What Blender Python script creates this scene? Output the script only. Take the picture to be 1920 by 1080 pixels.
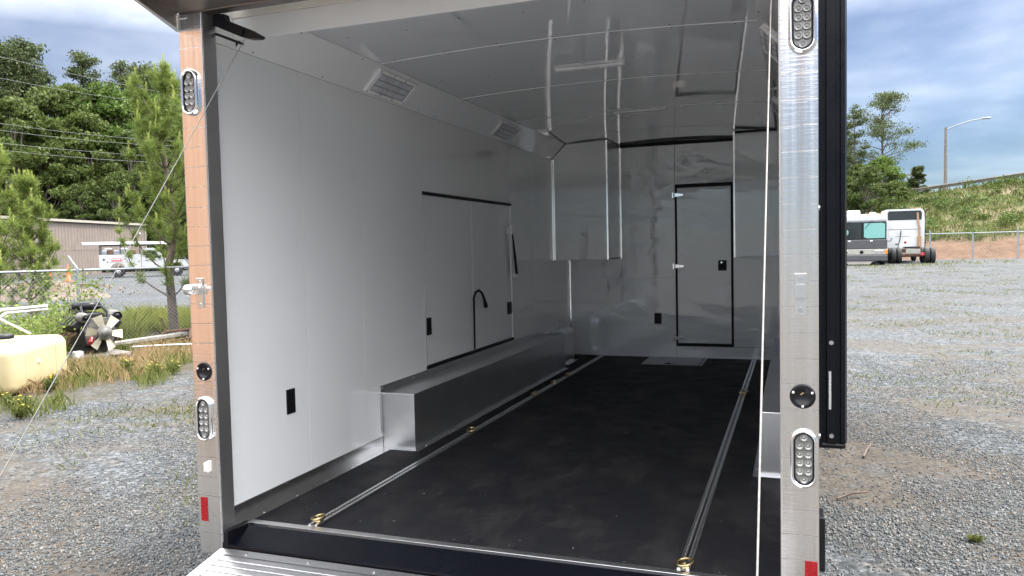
import bpy, bmesh, math, random
import numpy as np
from mathutils import Vector, Matrix

for _o in list(bpy.data.objects):
    bpy.data.objects.remove(_o, do_unlink=True)
SC = bpy.context.scene
COL = SC.collection
R = math.radians

# ------------------------------------------------------------------ camera
DECK = 0.5                      # trailer floor above the gravel
cam_d = bpy.data.cameras.new('camera')
cam = bpy.data.objects.new('camera', cam_d)
COL.objects.link(cam)
cam_d.sensor_width = 36.0
cam_d.lens = 36.0 * 1455.0 / 1920.0
cam_d.clip_start = 0.05
cam_d.clip_end = 3000.0
_yaw, _pitch, _roll = 0.3492, -0.0498, -0.0217
_f = Vector((-math.sin(_yaw) * math.cos(_pitch), math.cos(_yaw) * math.cos(_pitch), math.sin(_pitch)))
_r = Vector((math.cos(_yaw), math.sin(_yaw), 0))
_u = _r.cross(_f)
_r2 = _r * math.cos(_roll) + _u * math.sin(_roll)
_u2 = -_r * math.sin(_roll) + _u * math.cos(_roll)
cam.matrix_world = Matrix(((_r2.x, _u2.x, -_f.x, 2.4829), (_r2.y, _u2.y, -_f.y, -2.7624),
                           (_r2.z, _u2.z, -_f.z, 1.1699 + DECK), (0, 0, 0, 1)))
SC.camera = cam
CAMXY = (2.4829, -2.7624)

# ------------------------------------------------------------------ sky, sun, exposure
SUN_EL, SUN_AZ = 60.0, 48.0     # azimuth from +Y towards +X
world = bpy.data.worlds.new('World')
SC.world = world
world.use_nodes = True
wn = world.node_tree.nodes
wl = world.node_tree.links
wn.clear()
w_out = wn.new('ShaderNodeOutputWorld')
w_bg = wn.new('ShaderNodeBackground')
w_bg.inputs['Strength'].default_value = 0.15
w_sky = wn.new('ShaderNodeTexSky')
w_sky.sky_type = 'NISHITA'
w_sky.sun_disc = False
w_sky.sun_elevation = R(SUN_EL)
w_sky.sun_rotation = R(SUN_AZ)
w_sky.air_density = 1.0
w_sky.dust_density = 0.3
w_sky.ozone_density = 1.5
w_tc = wn.new('ShaderNodeTexCoord')
w_sep = wn.new('ShaderNodeSeparateXYZ')
w_add = wn.new('ShaderNodeMath'); w_add.operation = 'ADD'; w_add.inputs[1].default_value = 0.16
w_max = wn.new('ShaderNodeMath'); w_max.operation = 'MAXIMUM'; w_max.inputs[1].default_value = 0.05
w_dx = wn.new('ShaderNodeMath'); w_dx.operation = 'DIVIDE'
w_dy = wn.new('ShaderNodeMath'); w_dy.operation = 'DIVIDE'
w_cmb = wn.new('ShaderNodeCombineXYZ')
w_n = wn.new('ShaderNodeTexNoise')
w_n.inputs['Scale'].default_value = 0.95
w_n.inputs['Detail'].default_value = 9.0
w_n.inputs['Roughness'].default_value = 0.52
w_n.inputs['Distortion'].default_value = 0.4
w_map = wn.new('ShaderNodeMapping')
w_map.inputs['Location'].default_value = (3.1, 1.75, 0.0)
w_ramp = wn.new('ShaderNodeValToRGB')
w_ramp.color_ramp.elements[0].position = 0.36
w_ramp.color_ramp.elements[0].color = (0, 0, 0, 1)
w_ramp.color_ramp.elements[1].position = 0.70
w_ramp.color_ramp.elements[1].color = (1, 1, 1, 1)
w_n2 = wn.new('ShaderNodeTexNoise')
w_n2.inputs['Scale'].default_value = 3.5
w_n2.inputs['Detail'].default_value = 6.0
w_cr = wn.new('ShaderNodeValToRGB')
w_cr.color_ramp.elements[0].position = 0.35
w_cr.color_ramp.elements[0].color = (5.4, 5.5, 5.9, 1)
w_cr.color_ramp.elements[1].position = 0.62
w_cr.color_ramp.elements[1].color = (8.6, 8.6, 8.7, 1)
w_mix = wn.new('ShaderNodeMix'); w_mix.data_type = 'RGBA'
w_mul = wn.new('ShaderNodeMath'); w_mul.operation = 'MULTIPLY'; w_mul.inputs[1].default_value = 0.9
wl.new(w_tc.outputs['Generated'], w_sep.inputs[0])
wl.new(w_sep.outputs['Z'], w_add.inputs[0])
wl.new(w_add.outputs[0], w_max.inputs[0])
wl.new(w_sep.outputs['X'], w_dx.inputs[0]); wl.new(w_max.outputs[0], w_dx.inputs[1])
wl.new(w_sep.outputs['Y'], w_dy.inputs[0]); wl.new(w_max.outputs[0], w_dy.inputs[1])
wl.new(w_dx.outputs[0], w_cmb.inputs['X']); wl.new(w_dy.outputs[0], w_cmb.inputs['Y'])
wl.new(w_cmb.outputs[0], w_map.inputs['Vector'])
wl.new(w_map.outputs[0], w_n.inputs['Vector'])
wl.new(w_map.outputs[0], w_n2.inputs['Vector'])
wl.new(w_n2.outputs['Fac'], w_cr.inputs[0])
w_el = wn.new('ShaderNodeMapRange')          # cloud deck overhead, clearer air low down, all the way round
w_el.inputs['From Min'].default_value = 0.10; w_el.inputs['From Max'].default_value = 0.42
w_el.inputs['To Min'].default_value = -0.06; w_el.inputs['To Max'].default_value = 0.28
wl.new(w_sep.outputs['Z'], w_el.inputs['Value'])
w_sum = wn.new('ShaderNodeMath'); w_sum.operation = 'ADD'
wl.new(w_n.outputs['Fac'], w_sum.inputs[0]); wl.new(w_el.outputs[0], w_sum.inputs[1])
wl.new(w_sum.outputs[0], w_ramp.inputs[0])
wl.new(w_ramp.outputs[0], w_mul.inputs[0])
w_op = wn.new('ShaderNodeMapRange')          # thin veil low in the sky, thick deck towards the zenith
w_op.inputs['From Min'].default_value = 0.25; w_op.inputs['From Max'].default_value = 0.46
w_op.inputs['To Min'].default_value = 0.07; w_op.inputs['To Max'].default_value = 1.0
wl.new(w_sep.outputs['Z'], w_op.inputs['Value'])
w_m2 = wn.new('ShaderNodeMath'); w_m2.operation = 'MULTIPLY'
wl.new(w_mul.outputs[0], w_m2.inputs[0]); wl.new(w_op.outputs[0], w_m2.inputs[1])
wl.new(w_m2.outputs[0], w_mix.inputs['Factor'])
w_tint = wn.new('ShaderNodeMix'); w_tint.data_type = 'RGBA'; w_tint.blend_type = 'MULTIPLY'
w_tint.inputs['Factor'].default_value = 1.0
w_tint.inputs['B'].default_value = (0.069, 0.081, 0.101, 1)
wl.new(w_sky.outputs[0], w_tint.inputs['A'])
wl.new(w_tint.outputs['Result'], w_mix.inputs['A'])
wl.new(w_cr.outputs[0], w_mix.inputs['B'])
wl.new(w_mix.outputs['Result'], w_bg.inputs['Color'])
wl.new(w_bg.outputs[0], w_out.inputs[0])

sun_d = bpy.data.lights.new('sun', 'SUN')
sun_d.energy = 1.05
sun_d.angle = R(11.0)
sun_d.color = (1.0, 0.95, 0.87)
sun = bpy.data.objects.new('sun', sun_d)
COL.objects.link(sun)
_sd = Vector((math.sin(R(SUN_AZ)) * math.cos(R(SUN_EL)), math.cos(R(SUN_AZ)) * math.cos(R(SUN_EL)), math.sin(R(SUN_EL))))
sun.rotation_euler = _sd.to_track_quat('Z', 'Y').to_euler()
sun.location = _sd * 60

SC.view_settings.view_transform = 'Standard'
SC.view_settings.look = 'None'
SC.view_settings.gamma = 1.0
SC.view_settings.use_curve_mapping = False
SC.view_settings.exposure = 2.6
SC.render.engine = 'CYCLES'
SC.cycles.max_bounces = 14
SC.cycles.diffuse_bounces = 8
SC.cycles.glossy_bounces = 6
SC.cycles.transparent_max_bounces = 12
SC.cycles.use_denoising = True
SC.cycles.sample_clamp_indirect = 8.0

rnd = random.Random(7)
nrs = np.random.RandomState(11)


# ------------------------------------------------------------------ materials
class NT:
    def __init__(self, name):
        self.m = bpy.data.materials.new(name)
        self.m.use_nodes = True
        self.t = self.m.node_tree
        self.t.nodes.clear()
        self.out = self.n('ShaderNodeOutputMaterial')

    def n(self, kind, **kw):
        nd = self.t.nodes.new(kind)
        for k, v in kw.items():
            if k in nd.inputs:
                nd.inputs[k].default_value = v
            else:
                setattr(nd, k, v)
        return nd

    def l(self, a, b):
        self.t.links.new(a, b)

    def math(self, op, a, b=None, c=None, clamp=False):
        nd = self.n('ShaderNodeMath'); nd.operation = op; nd.use_clamp = clamp
        for i, v in enumerate((a, b, c)):
            if v is None:
                continue
            if isinstance(v, (int, float)):
                nd.inputs[i].default_value = v
            else:
                self.l(v, nd.inputs[i])
        return nd.outputs[0]

    def ramp(self, fac, stops):
        nd = self.n('ShaderNodeValToRGB')
        cr = nd.color_ramp
        while len(cr.elements) < len(stops):
            cr.elements.new(0.5)
        for e, (p, c) in zip(cr.elements, stops):
            e.position = p
            e.color = (c, c, c, 1) if isinstance(c, (int, float)) else tuple(c) + (1,)
        self.l(fac, nd.inputs[0])
        return nd.outputs[0]

    def mix(self, fac, a, b, blend='MIX'):
        nd = self.n('ShaderNodeMix'); nd.data_type = 'RGBA'; nd.blend_type = blend
        for key, v in (('Factor', fac), ('A', a), ('B', b)):
            if isinstance(v, (int, float)):
                nd.inputs[key].default_value = v
            elif isinstance(v, tuple):
                nd.inputs[key].default_value = v + (1,)
            else:
                self.l(v, nd.inputs[key])
        return nd.outputs['Result']

    def coord(self, kind='Object', scale=(1, 1, 1), loc=(0, 0, 0)):
        if kind == 'Position':
            src = self.n('ShaderNodeNewGeometry').outputs['Position']
        else:
            src = self.n('ShaderNodeTexCoord').outputs[kind]
        mp = self.n('ShaderNodeMapping')
        mp.inputs['Scale'].default_value = scale
        mp.inputs['Location'].default_value = loc
        self.l(src, mp.inputs['Vector'])
        return mp.outputs[0]

    def noise(self, vec, scale, detail=4, rough=0.5, dist=0.0):
        nd = self.n('ShaderNodeTexNoise')
        nd.inputs['Scale'].default_value = scale
        nd.inputs['Detail'].default_value = detail
        nd.inputs['Roughness'].default_value = rough
        nd.inputs['Distortion'].default_value = dist
        self.l(vec, nd.inputs['Vector'])
        return nd.outputs['Fac']

    def bsdf(self, color, rough, metal=0.0, spec=0.5, coat=0.0):
        b = self.n('ShaderNodeBsdfPrincipled')
        for key, v in (('Base Color', color), ('Roughness', rough), ('Metallic', metal)):
            if isinstance(v, (int, float)):
                b.inputs[key].default_value = v
            elif isinstance(v, tuple):
                b.inputs[key].default_value = v + (1,)
            else:
                self.l(v, b.inputs[key])
        b.inputs['Specular IOR Level'].default_value = spec
        b.inputs['Coat Weight'].default_value = coat
        b.inputs['Coat Roughness'].default_value = 0.04
        self.l(b.outputs[0], self.out.inputs[0])
        return b

    def bump(self, b, height, strength=0.3, dist=0.01):
        bp = self.n('ShaderNodeBump')
        bp.inputs['Strength'].default_value = strength
        bp.inputs['Distance'].default_value = dist
        self.l(height, bp.inputs['Height'])
        self.l(bp.outputs[0], b.inputs['Normal'])
        return bp


def simple(name, color, rough=0.5, metal=0.0, var=0.12, scale=6.0, bump=0.0, bscale=40.0, spec=0.5, coat=0.0, rvar=0.08):
    t = NT(name)
    v = t.coord('Object')
    n = t.noise(v, scale, 5, 0.6)
    lo = tuple(max(0, c * (1 - var)) for c in color)
    hi = tuple(min(1, c * (1 + var)) for c in color)
    col = t.ramp(n, [(0.3, lo), (0.7, hi)])
    n2 = t.noise(v, scale * 2.3, 4, 0.6)
    rg = t.ramp(n2, [(0.3, max(0.02, rough - rvar)), (0.7, min(1, rough + rvar))])
    b = t.bsdf(col, rg, metal, spec, coat)
    if bump > 0:
        t.bump(b, t.noise(v, bscale, 4, 0.6), bump, 0.01)
    return t.m


def panel_mat(name, color, rough, wob=0.5, coat=0.0, spec=0.5):
    """glossy painted sheet that oil-cans a little, so reflections wobble"""
    t = NT(name)
    v = t.coord('Object')
    n = t.noise(v, 2.2, 3, 0.5)
    col = t.ramp(n, [(0.3, tuple(c * 0.97 for c in color)), (0.7, color)])
    n3 = t.noise(t.coord('Object', (3, 3, 0.7)), 7.0, 5, 0.65)
    rg = t.ramp(n3, [(0.3, rough * 0.8), (0.75, rough * 1.35)])
    b = t.bsdf(col, rg, 0.0, spec, coat)
    w1 = t.noise(t.coord('Object', (0.8, 1.0, 2.2)), 2.1, 2, 0.4, 0.6)
    t.bump(b, w1, wob, 0.012)
    return t.m


def brushed(name, color, rough, stretch=(60, 60, 1.5), str_b=0.03, var=0.15):
    t = NT(name)
    v = t.coord('Object', stretch)
    n = t.noise(v, 3.0, 5, 0.65)
    v2 = t.coord('Object')
    n2 = t.noise(v2, 3.5, 5, 0.6)
    lo = tuple(c * (1 - var) for c in color)
    col = t.mix(t.ramp(n2, [(0.3, 0.0), (0.7, 1.0)]), lo, color)
    rg = t.math('ADD', t.math('MULTIPLY', n, 0.07), rough - 0.035, clamp=True)
    b = t.bsdf(col, rg, 1.0)
    t.bump(b, n, str_b, 0.002)
    return t.m


def post_mat(name, stain_x=None):
    """polished aluminium tube with faint horizontal grinding marks and streaks"""
    t = NT(name)
    v = t.coord('Object')
    sep = t.n('ShaderNodeSeparateXYZ'); t.l(v, sep.inputs[0])
    warp = t.noise(t.coord('Object', (1.5, 1.5, 1.4)), 3.0, 3, 0.6)
    z = t.math('ADD', t.math('MULTIPLY', sep.outputs['Z'], 12.3), t.math('MULTIPLY', warp, 0.22))
    fr = t.math('FRACT', z)
    line = t.math('LESS_THAN', fr, 0.055)
    brk = t.math('GREATER_THAN', t.noise(t.coord('Object', (9, 9, 9)), 2.1, 2, 0.5), 0.42)
    line = t.math('MULTIPLY', line, brk)
    streak = t.noise(t.coord('Object', (70, 70, 1.0)), 1.0, 4, 0.6)
    fine = t.noise(t.coord('Object', (6, 6, 60)), 2.0, 4, 0.6)
    col = t.ramp(streak, [(0.3, (0.80, 0.755, 0.71)), (0.7, (0.95, 0.915, 0.88))])
    col = t.mix(t.math('MULTIPLY', line, 0.45), col, (0.42, 0.40, 0.38))
    if stain_x is not None:
        sx, z0, z1 = stain_x
        d = t.math('ABSOLUTE', t.math('SUBTRACT', t.math('ADD', sep.outputs['X'], t.math('MULTIPLY', t.math('SUBTRACT', warp, 0.5), 0.012)), sx))
        m = t.ramp(t.math('MULTIPLY', d, 60.0), [(0.0, 1.0), (1.0, 0.0)])
        zz = t.n('ShaderNodeMapRange'); zz.inputs['From Min'].default_value = z0; zz.inputs['From Max'].default_value = z1
        t.l(sep.outputs['Z'], zz.inputs['Value'])
        up = t.math('LESS_THAN', sep.outputs['Z'], z1)
        m = t.math('MULTIPLY', t.math('MULTIPLY', m, zz.outputs[0]), up)
        col = t.mix(t.math('MULTIPLY', m, 0.55), col, (0.42, 0.28, 0.2))
    rg = t.math('ADD', t.math('MULTIPLY', streak, 0.14), t.math('ADD', t.math('MULTIPLY', line, 0.1), 0.12))
    b = t.bsdf(col, rg, 1.0)
    h = t.math('ADD', t.math('MULTIPLY', fine, 0.5), t.math('MULTIPLY', line, -0.06))
    t.bump(b, h, 0.22, 0.004)
    return t.m


def floor_mat():
    t = NT('black_rubber_floor')
    v = t.coord('Object')
    n = t.noise(v, 180, 3, 0.7)
    n2 = t.noise(t.coord('Object', (1.6, 0.8, 1)), 2.6, 8, 0.72)
    n3 = t.noise(v, 5.0, 6, 0.7)
    c = t.ramp(n, [(0.3, (0.004, 0.0045, 0.007)), (0.75, (0.022, 0.022, 0.025))])
    dust = t.math('MULTIPLY', t.ramp(n2, [(0.48, 0.0), (0.78, 1.0)]), 0.42)
    c = t.mix(dust, c, (0.075, 0.065, 0.055))
    rg = t.ramp(n3, [(0.3, 0.48), (0.7, 0.72)])
    b = t.bsdf(c, rg, 0.0, 0.14)
    t.bump(b, n, 0.5, 0.004)
    return t.m


def leaf_mat(name, dark, light, trans=0.35, rough=0.55):
    t = NT(name)
    g = t.n('ShaderNodeNewGeometry')
    oi = t.n('ShaderNodeObjectInfo')
    f = t.math('ADD', t.math('MULTIPLY', g.outputs['Random Per Island'], 0.75), t.math('MULTIPLY', oi.outputs['Random'], 0.25))
    col = t.ramp(f, [(0.1, dark), (0.9, light)])
    b = t.bsdf(col, rough, 0.0, 0.25)
    tr = t.n('ShaderNodeBsdfTranslucent'); t.l(col, tr.inputs['Color'])
    mx = t.n('ShaderNodeMixShader'); mx.inputs[0].default_value = trans
    t.l(b.outputs[0], mx.inputs[1]); t.l(tr.outputs[0], mx.inputs[2])
    t.l(mx.outputs[0], t.out.inputs[0])
    return t.m


def stone_mat():
    t = NT('crushed_stone')
    g = t.n('ShaderNodeNewGeometry')
    col = t.ramp(g.outputs['Random Per Island'], [(0.0, (0.048, 0.053, 0.055)), (0.3, (0.081, 0.089, 0.092)), (0.62, (0.123, 0.129, 0.130)),
                                                  (0.86, (0.173, 0.176, 0.171)), (0.95, (0.167, 0.135, 0.102)), (1.0, (0.271, 0.267, 0.257))])
    n = t.noise(t.coord('Object'), 90, 3, 0.6)
    col = t.mix(0.35, col, t.ramp(n, [(0.3, 0.12), (0.7, 0.6)]), 'OVERLAY')
    b = t.bsdf(col, 0.75, 0.0, 0.35)
    return t.m


def ground_mat():
    t = NT('gravel_ground')
    p = t.coord('Position')
    sep = t.n('ShaderNodeSeparateXYZ'); t.l(p, sep.inputs[0])
    X, Y = sep.outputs['X'], sep.outputs['Y']
    # loose stone look
    vo = t.n('ShaderNodeTexVoronoi'); vo.inputs['Scale'].default_value = 34.0; t.l(p, vo.inputs['Vector'])
    sepc = t.n('ShaderNodeSeparateColor'); t.l(vo.outputs['Color'], sepc.inputs[0])
    stone = t.ramp(sepc.outputs[0], [(0.0, (0.029, 0.033, 0.032)), (0.35, (0.043, 0.049, 0.054)), (0.7, (0.069, 0.075, 0.081)), (1.0, (0.121, 0.126, 0.129))])
    big = t.noise(p, 0.35, 5, 0.6)
    spk = t.noise(p, 7.0, 8, 0.82)
    stone = t.mix(0.75, stone, t.ramp(spk, [(0.36, (0.16, 0.16, 0.165)), (0.5, (0.5, 0.5, 0.5)), (0.64, (0.88, 0.88, 0.87))]), 'OVERLAY')
    stone = t.mix(0.5, stone, t.ramp(big, [(0.3, (0.34, 0.34, 0.345)), (0.7, (0.66, 0.66, 0.655))]), 'OVERLAY')
    # sandy dirt showing through
    dn = t.noise(t.coord('Position', (0.55, 0.9, 1)), 0.9, 7, 0.66, 0.5)
    dirt_c = t.ramp(t.noise(p, 5.0, 5, 0.7), [(0.3, (0.046, 0.034, 0.023)), (0.7, (0.091, 0.071, 0.048))])
    dm = t.ramp(dn, [(0.43, 0.0), (0.56, 1.0)])
    fine = t.ramp(t.noise(p, 14.0, 4, 0.7), [(0.35, 0.35), (0.65, 1.0)])
    # distance from the photographer
    dx = t.math('SUBTRACT', X, CAMXY[0]); dy = t.math('SUBTRACT', Y, CAMXY[1])
    rr = t.math('SQRT', t.math('ADD', t.math('MULTIPLY', dx, dx), t.math('MULTIPLY', dy, dy)))
    nearm = t.ramp(t.math('MULTIPLY', rr, 1 / 60.0), [(0.1, 1.0), (0.5, 0.3)])
    col = t.mix(t.math('MULTIPLY', t.math('MULTIPLY', dm, fine), nearm), stone, dirt_c)
    # weedy verge left of the lot, up to a bit beyond the fence
    wob = t.math('MULTIPLY', t.math('SUBTRACT', t.noise(p, 0.8, 5, 0.6), 0.5), 3.2)
    edge = t.math('ADD', t.math('MULTIPLY', t.math('ADD', X, 5.9), -1.0), wob)
    vm = t.ramp(t.math('ADD', t.math('MULTIPLY', edge, 0.5), 0.5), [(0.25, 0.0), (0.75, 1.0)])
    far = t.ramp(t.math('MULTIPLY', t.math('ADD', rr, wob), 1 / 40.0), [(0.50, 1.0), (0.55, 0.0)])
    vm = t.math('MULTIPLY', vm, far)
    verge = t.ramp(t.noise(p, 2.6, 6, 0.7), [(0.25, (0.017, 0.021, 0.006)), (0.5, (0.045, 0.036, 0.016)), (0.7, (0.076, 0.058, 0.035)), (0.85, (0.085, 0.074, 0.058))])
    col = t.mix(vm, col, verge)
    # far lots read as pale stone
    b = t.bsdf(col, 0.9, 0.0, 0.25)
    h = t.math('MULTIPLY', t.math('SUBTRACT', 1.0, vo.outputs['Distance']), 1.0)
    t.bump(b, h, 0.55, 0.02)
    return t.m


def slope_mat():
    t = NT('embankment_soil')
    p = t.coord('Position')
    sep = t.n('ShaderNodeSeparateXYZ'); t.l(p, sep.inputs[0])
    n = t.noise(p, 0.35, 6, 0.65)
    n2 = t.noise(p, 1.8, 6, 0.7)
    grass = t.ramp(n2, [(0.25, (0.022, 0.036, 0.010)), (0.55, (0.055, 0.075, 0.020)), (0.8, (0.115, 0.115, 0.045))])
    earth = t.ramp(n2, [(0.3, (0.075, 0.048, 0.032)), (0.7, (0.15, 0.095, 0.062))])
    straw = t.ramp(n2, [(0.3, (0.143, 0.109, 0.071)), (0.7, (0.235, 0.185, 0.126))])
    up = t.math('ADD', sep.outputs['Z'], t.math('MULTIPLY', n, 1.6))
    gm = t.ramp(t.math('MULTIPLY', up, 0.2), [(0.46, 0.0), (0.56, 1.0)])
    g2 = t.mix(t.ramp(n, [(0.45, 0.0), (0.66, 1.0)]), grass, straw)
    col = t.mix(gm, earth, g2)
    b = t.bsdf(col, 0.95, 0.0, 0.1)
    t.bump(b, n2, 0.6, 0.15)
    return t.m


def block_mat():
    t = NT('painted_block')
    v = t.coord('Object')
    n = t.noise(v, 4.0, 5, 0.6)
    col = t.ramp(n, [(0.3, (0.37, 0.21, 0.13)), (0.7, (0.44, 0.265, 0.17))])
    b = t.bsdf(col, 0.8)
    t.bump(b, t.noise(v, 60, 4, 0.6), 0.4, 0.01)
    return t.m


def lens_mat():
    t = NT('clear_lens')
    b = t.bsdf((0.80, 0.80, 0.80), 0.12, 0.0, 0.6)
    b.inputs['Transmission Weight'].default_value = 0.55
    return t.m


def glass_mat(name, color, rough=0.06):
    t = NT(name)
    t.bsdf(color, rough, 0.0, 0.6)
    return t.m


def tank_mat():
    t = NT('cream_polyethylene')
    v = t.coord('Object')
    n = t.noise(v, 3.0, 5, 0.6)
    sep = t.n('ShaderNodeSeparateXYZ'); t.l(v, sep.inputs[0])
    grime = t.math('MULTIPLY', t.ramp(t.math('ADD', sep.outputs['Z'], t.math('MULTIPLY', n, 0.25)), [(0.12, 1.0), (0.4, 0.0)]), 0.5)
    col = t.ramp(n, [(0.3, (0.42, 0.35, 0.20)), (0.7, (0.50, 0.43, 0.27))])
    col = t.mix(grime, col, (0.42, 0.30, 0.13))
    b = t.bsdf(col, 0.42, 0.0, 0.4)
    b.inputs['Subsurface Weight'].default_value = 0.15
    b.inputs['Subsurface Radius'].default_value = (0.1, 0.07, 0.03)
    t.bump(b, t.noise(v, 9, 3, 0.5), 0.2, 0.02)
    return t.m


M = {}
M['wall'] = panel_mat('glossy_white_panel', (0.88, 0.885, 0.875), 0.05, 0.26, 0.8)
M['wall_back'] = panel_mat('glossy_white_bulkhead', (0.88, 0.89, 0.885), 0.035, 0.85, 1.0, 1.0)
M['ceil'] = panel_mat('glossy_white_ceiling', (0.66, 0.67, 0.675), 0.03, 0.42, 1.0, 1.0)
M['cream'] = panel_mat('lit_header_cream', (0.80, 0.77, 0.70), 0.35, 0.05)  # cream tone stands in for light on the upper header
M['floor'] = floor_mat()
M['alu'] = brushed('mill_aluminium', (0.80, 0.79, 0.77), 0.30)
M['alu_y'] = brushed('mill_aluminium_long', (0.78, 0.77, 0.76), 0.26, (60, 1.5, 60))
M['alu_x'] = brushed('mill_aluminium_cross', (0.80, 0.80, 0.80), 0.30, (1.5, 60, 60))
M['wheelbox'] = brushed('rolled_aluminium_sheet', (0.74, 0.745, 0.76), 0.37, (8, 8, 8), 0.02)
M['hatch'] = brushed('dull_hatch_plate', (0.34, 0.34, 0.345), 0.42, (1.5, 60, 60))
M['alu_dark'] = brushed('darkened_aluminium', (0.62, 0.61, 0.60), 0.40)  # base darkened to suit the dark reflection on the post sides
M['hood'] = brushed('weathered_hood', (0.36, 0.32, 0.29), 0.4, (2, 2, 2))
M['post'] = post_mat('polished_post')
M['post_r'] = post_mat('polished_post_streaked', (2.508, 1.05, 1.76))
M['chrome'] = simple('chrome', (0.90, 0.90, 0.90), 0.07, 1.0, 0.03, rvar=0.03)
M['steel'] = simple('zinc_steel', (0.66, 0.66, 0.66), 0.3, 1.0, 0.1)
M['brass'] = simple('yellow_zinc', (0.46, 0.37, 0.20), 0.3, 1.0, 0.2, 30)
M['black'] = simple('satin_black', (0.006, 0.006, 0.008), 0.35, 0.0, 0.2, spec=0.3)
M['gasket'] = simple('black_gasket', (0.005, 0.005, 0.007), 0.5, 0.0, 0.2, spec=0.3)
M['gloss_black'] = simple('wet_black_sill', (0.003, 0.0035, 0.006), 0.16, 0.0, 0.2, 3, 0.5, 5, 0.22)
M['awning'] = simple('black_powder_coat', (0.0035, 0.0042, 0.0075), 0.3, 0.0, 0.15, 4, spec=0.25)
M['skin'] = simple('black_side_skin', (0.012, 0.013, 0.016), 0.12, 0.0, 0.1)
M['plastic_w'] = simple('white_plastic', (0.88, 0.88, 0.87), 0.35)
M['red'] = simple('red_reflector', (0.24, 0.006, 0.008), 0.25, 0, 0.15, 60)
M['lens'] = lens_mat()
M['led'] = simple('led_reflector', (0.30, 0.295, 0.28), 0.4, 0.5, 0.2)
M['louver'] = simple('light_lens_strip', (0.62, 0.63, 0.66), 0.25)
M['louver_d'] = simple('light_housing', (0.40, 0.41, 0.44), 0.35)
M['lamp_back'] = simple('lamp_reflector', (0.24, 0.235, 0.225), 0.3, 0.3)
M['trim'] = simple('polished_trim', (0.92, 0.91, 0.89), 0.16, 1.0, 0.05)
M['seam'] = simple('white_joint_strip', (0.80, 0.80, 0.79), 0.5)
M['ramp'] = brushed('ramp_plank', (0.55, 0.55, 0.565), 0.36, (1.5, 60, 60))
M['leaf_s'] = leaf_mat('slope_bush_leaf', (0.022, 0.042, 0.008), (0.10, 0.15, 0.03))
M['rope'] = simple('steel_cable', (0.30, 0.29, 0.27), 0.5, 0.4, 0.25, 80)
M['sticker'] = simple('foil_sticker', (0.6, 0.6, 0.6), 0.3, 0.3)
M['ground'] = ground_mat()
M['stone'] = stone_mat()
M['slope'] = slope_mat()
M['block'] = block_mat()
M['mortar'] = simple('block_mortar', (0.30, 0.24, 0.2), 0.9)
M['tank'] = tank_mat()
M['leaf_a'] = leaf_mat('broadleaf_green', (0.030, 0.052, 0.012), (0.125, 0.165, 0.040))
M['leaf_b'] = leaf_mat('bright_broadleaf', (0.045, 0.085, 0.013), (0.145, 0.21, 0.042))
M['leaf_p'] = leaf_mat('pine_green', (0.026, 0.044, 0.014), (0.10, 0.125, 0.04), 0.25)
M['needle'] = leaf_mat('young_pine_needle', (0.085, 0.125, 0.025), (0.25, 0.32, 0.075), 0.35)
M['candle'] = leaf_mat('new_pine_growth', (0.26, 0.33, 0.07), (0.46, 0.50, 0.15), 0.35)
M['shrubleaf'] = leaf_mat('shrub_leaf', (0.09, 0.14, 0.03), (0.24, 0.30, 0.08), 0.35)
M['grass'] = leaf_mat('grass_blade', (0.06, 0.085, 0.018), (0.20, 0.215, 0.06), 0.35)
M['slope_grass'] = leaf_mat('slope_grass_blade', (0.05, 0.065, 0.016), (0.17, 0.17, 0.055), 0.3)
M['straw'] = leaf_mat('dry_straw', (0.24, 0.165, 0.08), (0.50, 0.37, 0.21), 0.35)
M['ygrass'] = leaf_mat('yellow_green_grass', (0.13, 0.16, 0.02), (0.27, 0.285, 0.05), 0.35)
M['flower'] = leaf_mat('yellow_petal', (0.7, 0.5, 0.02), (0.8, 0.62, 0.05), 0.2)
M['bark'] = simple('pine_bark', (0.10, 0.075, 0.058), 0.9, 0, 0.4, 9, 0.7, 20)
M['bark_g'] = simple('grey_bark', (0.17, 0.15, 0.13), 0.9, 0, 0.3, 7, 0.6, 15)
M['tan_metal'] = simple('tan_wall_metal', (0.20, 0.163, 0.138), 0.55, 0, 0.1, 1.2)
M['tan_trim'] = simple('pale_roof_trim', (0.34, 0.31, 0.26), 0.5, 0, 0.1)
M['galv'] = simple('galvanised', (0.27, 0.29, 0.31), 0.5, 0.5, 0.15, 8)
M['veh_white'] = simple('white_paint', (0.50, 0.51, 0.51), 0.3, 0, 0.05, 2, coat=0.3)
M['veh_grey'] = simple('grey_paint', (0.07, 0.07, 0.075), 0.4, 0, 0.12, 3)
M['veh_cream'] = simple('cream_grille', (0.32, 0.31, 0.27), 0.4, 0, 0.15, 6)
M['tyre'] = simple('tyre_rubber', (0.018, 0.018, 0.019), 0.75, 0, 0.25, 12, 0.4, 30)
M['glass_d'] = glass_mat('dark_glass', (0.025, 0.03, 0.032))
M['curtain'] = simple('teal_curtain', (0.16, 0.36, 0.33), 0.7, 0, 0.12, 14)
M['orange'] = simple('cone_orange', (0.80, 0.12, 0.02), 0.5)
M['brown'] = simple('brown_stack', (0.30, 0.18, 0.10), 0.55, 0, 0.2)
M['rust'] = simple('rusty_iron', (0.13, 0.075, 0.05), 0.75, 0.2, 0.45, 12, 0.4)
M['engine'] = simple('oily_black_iron', (0.022, 0.022, 0.024), 0.4, 0.2, 0.4, 16, 0.4)
M['engine_g'] = simple('cast_aluminium', (0.14, 0.135, 0.125), 0.55, 0.3, 0.5, 14, 0.5)
M['fan'] = simple('ivory_fan_plastic', (0.44, 0.41, 0.31), 0.5, 0, 0.1, 9)
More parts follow.
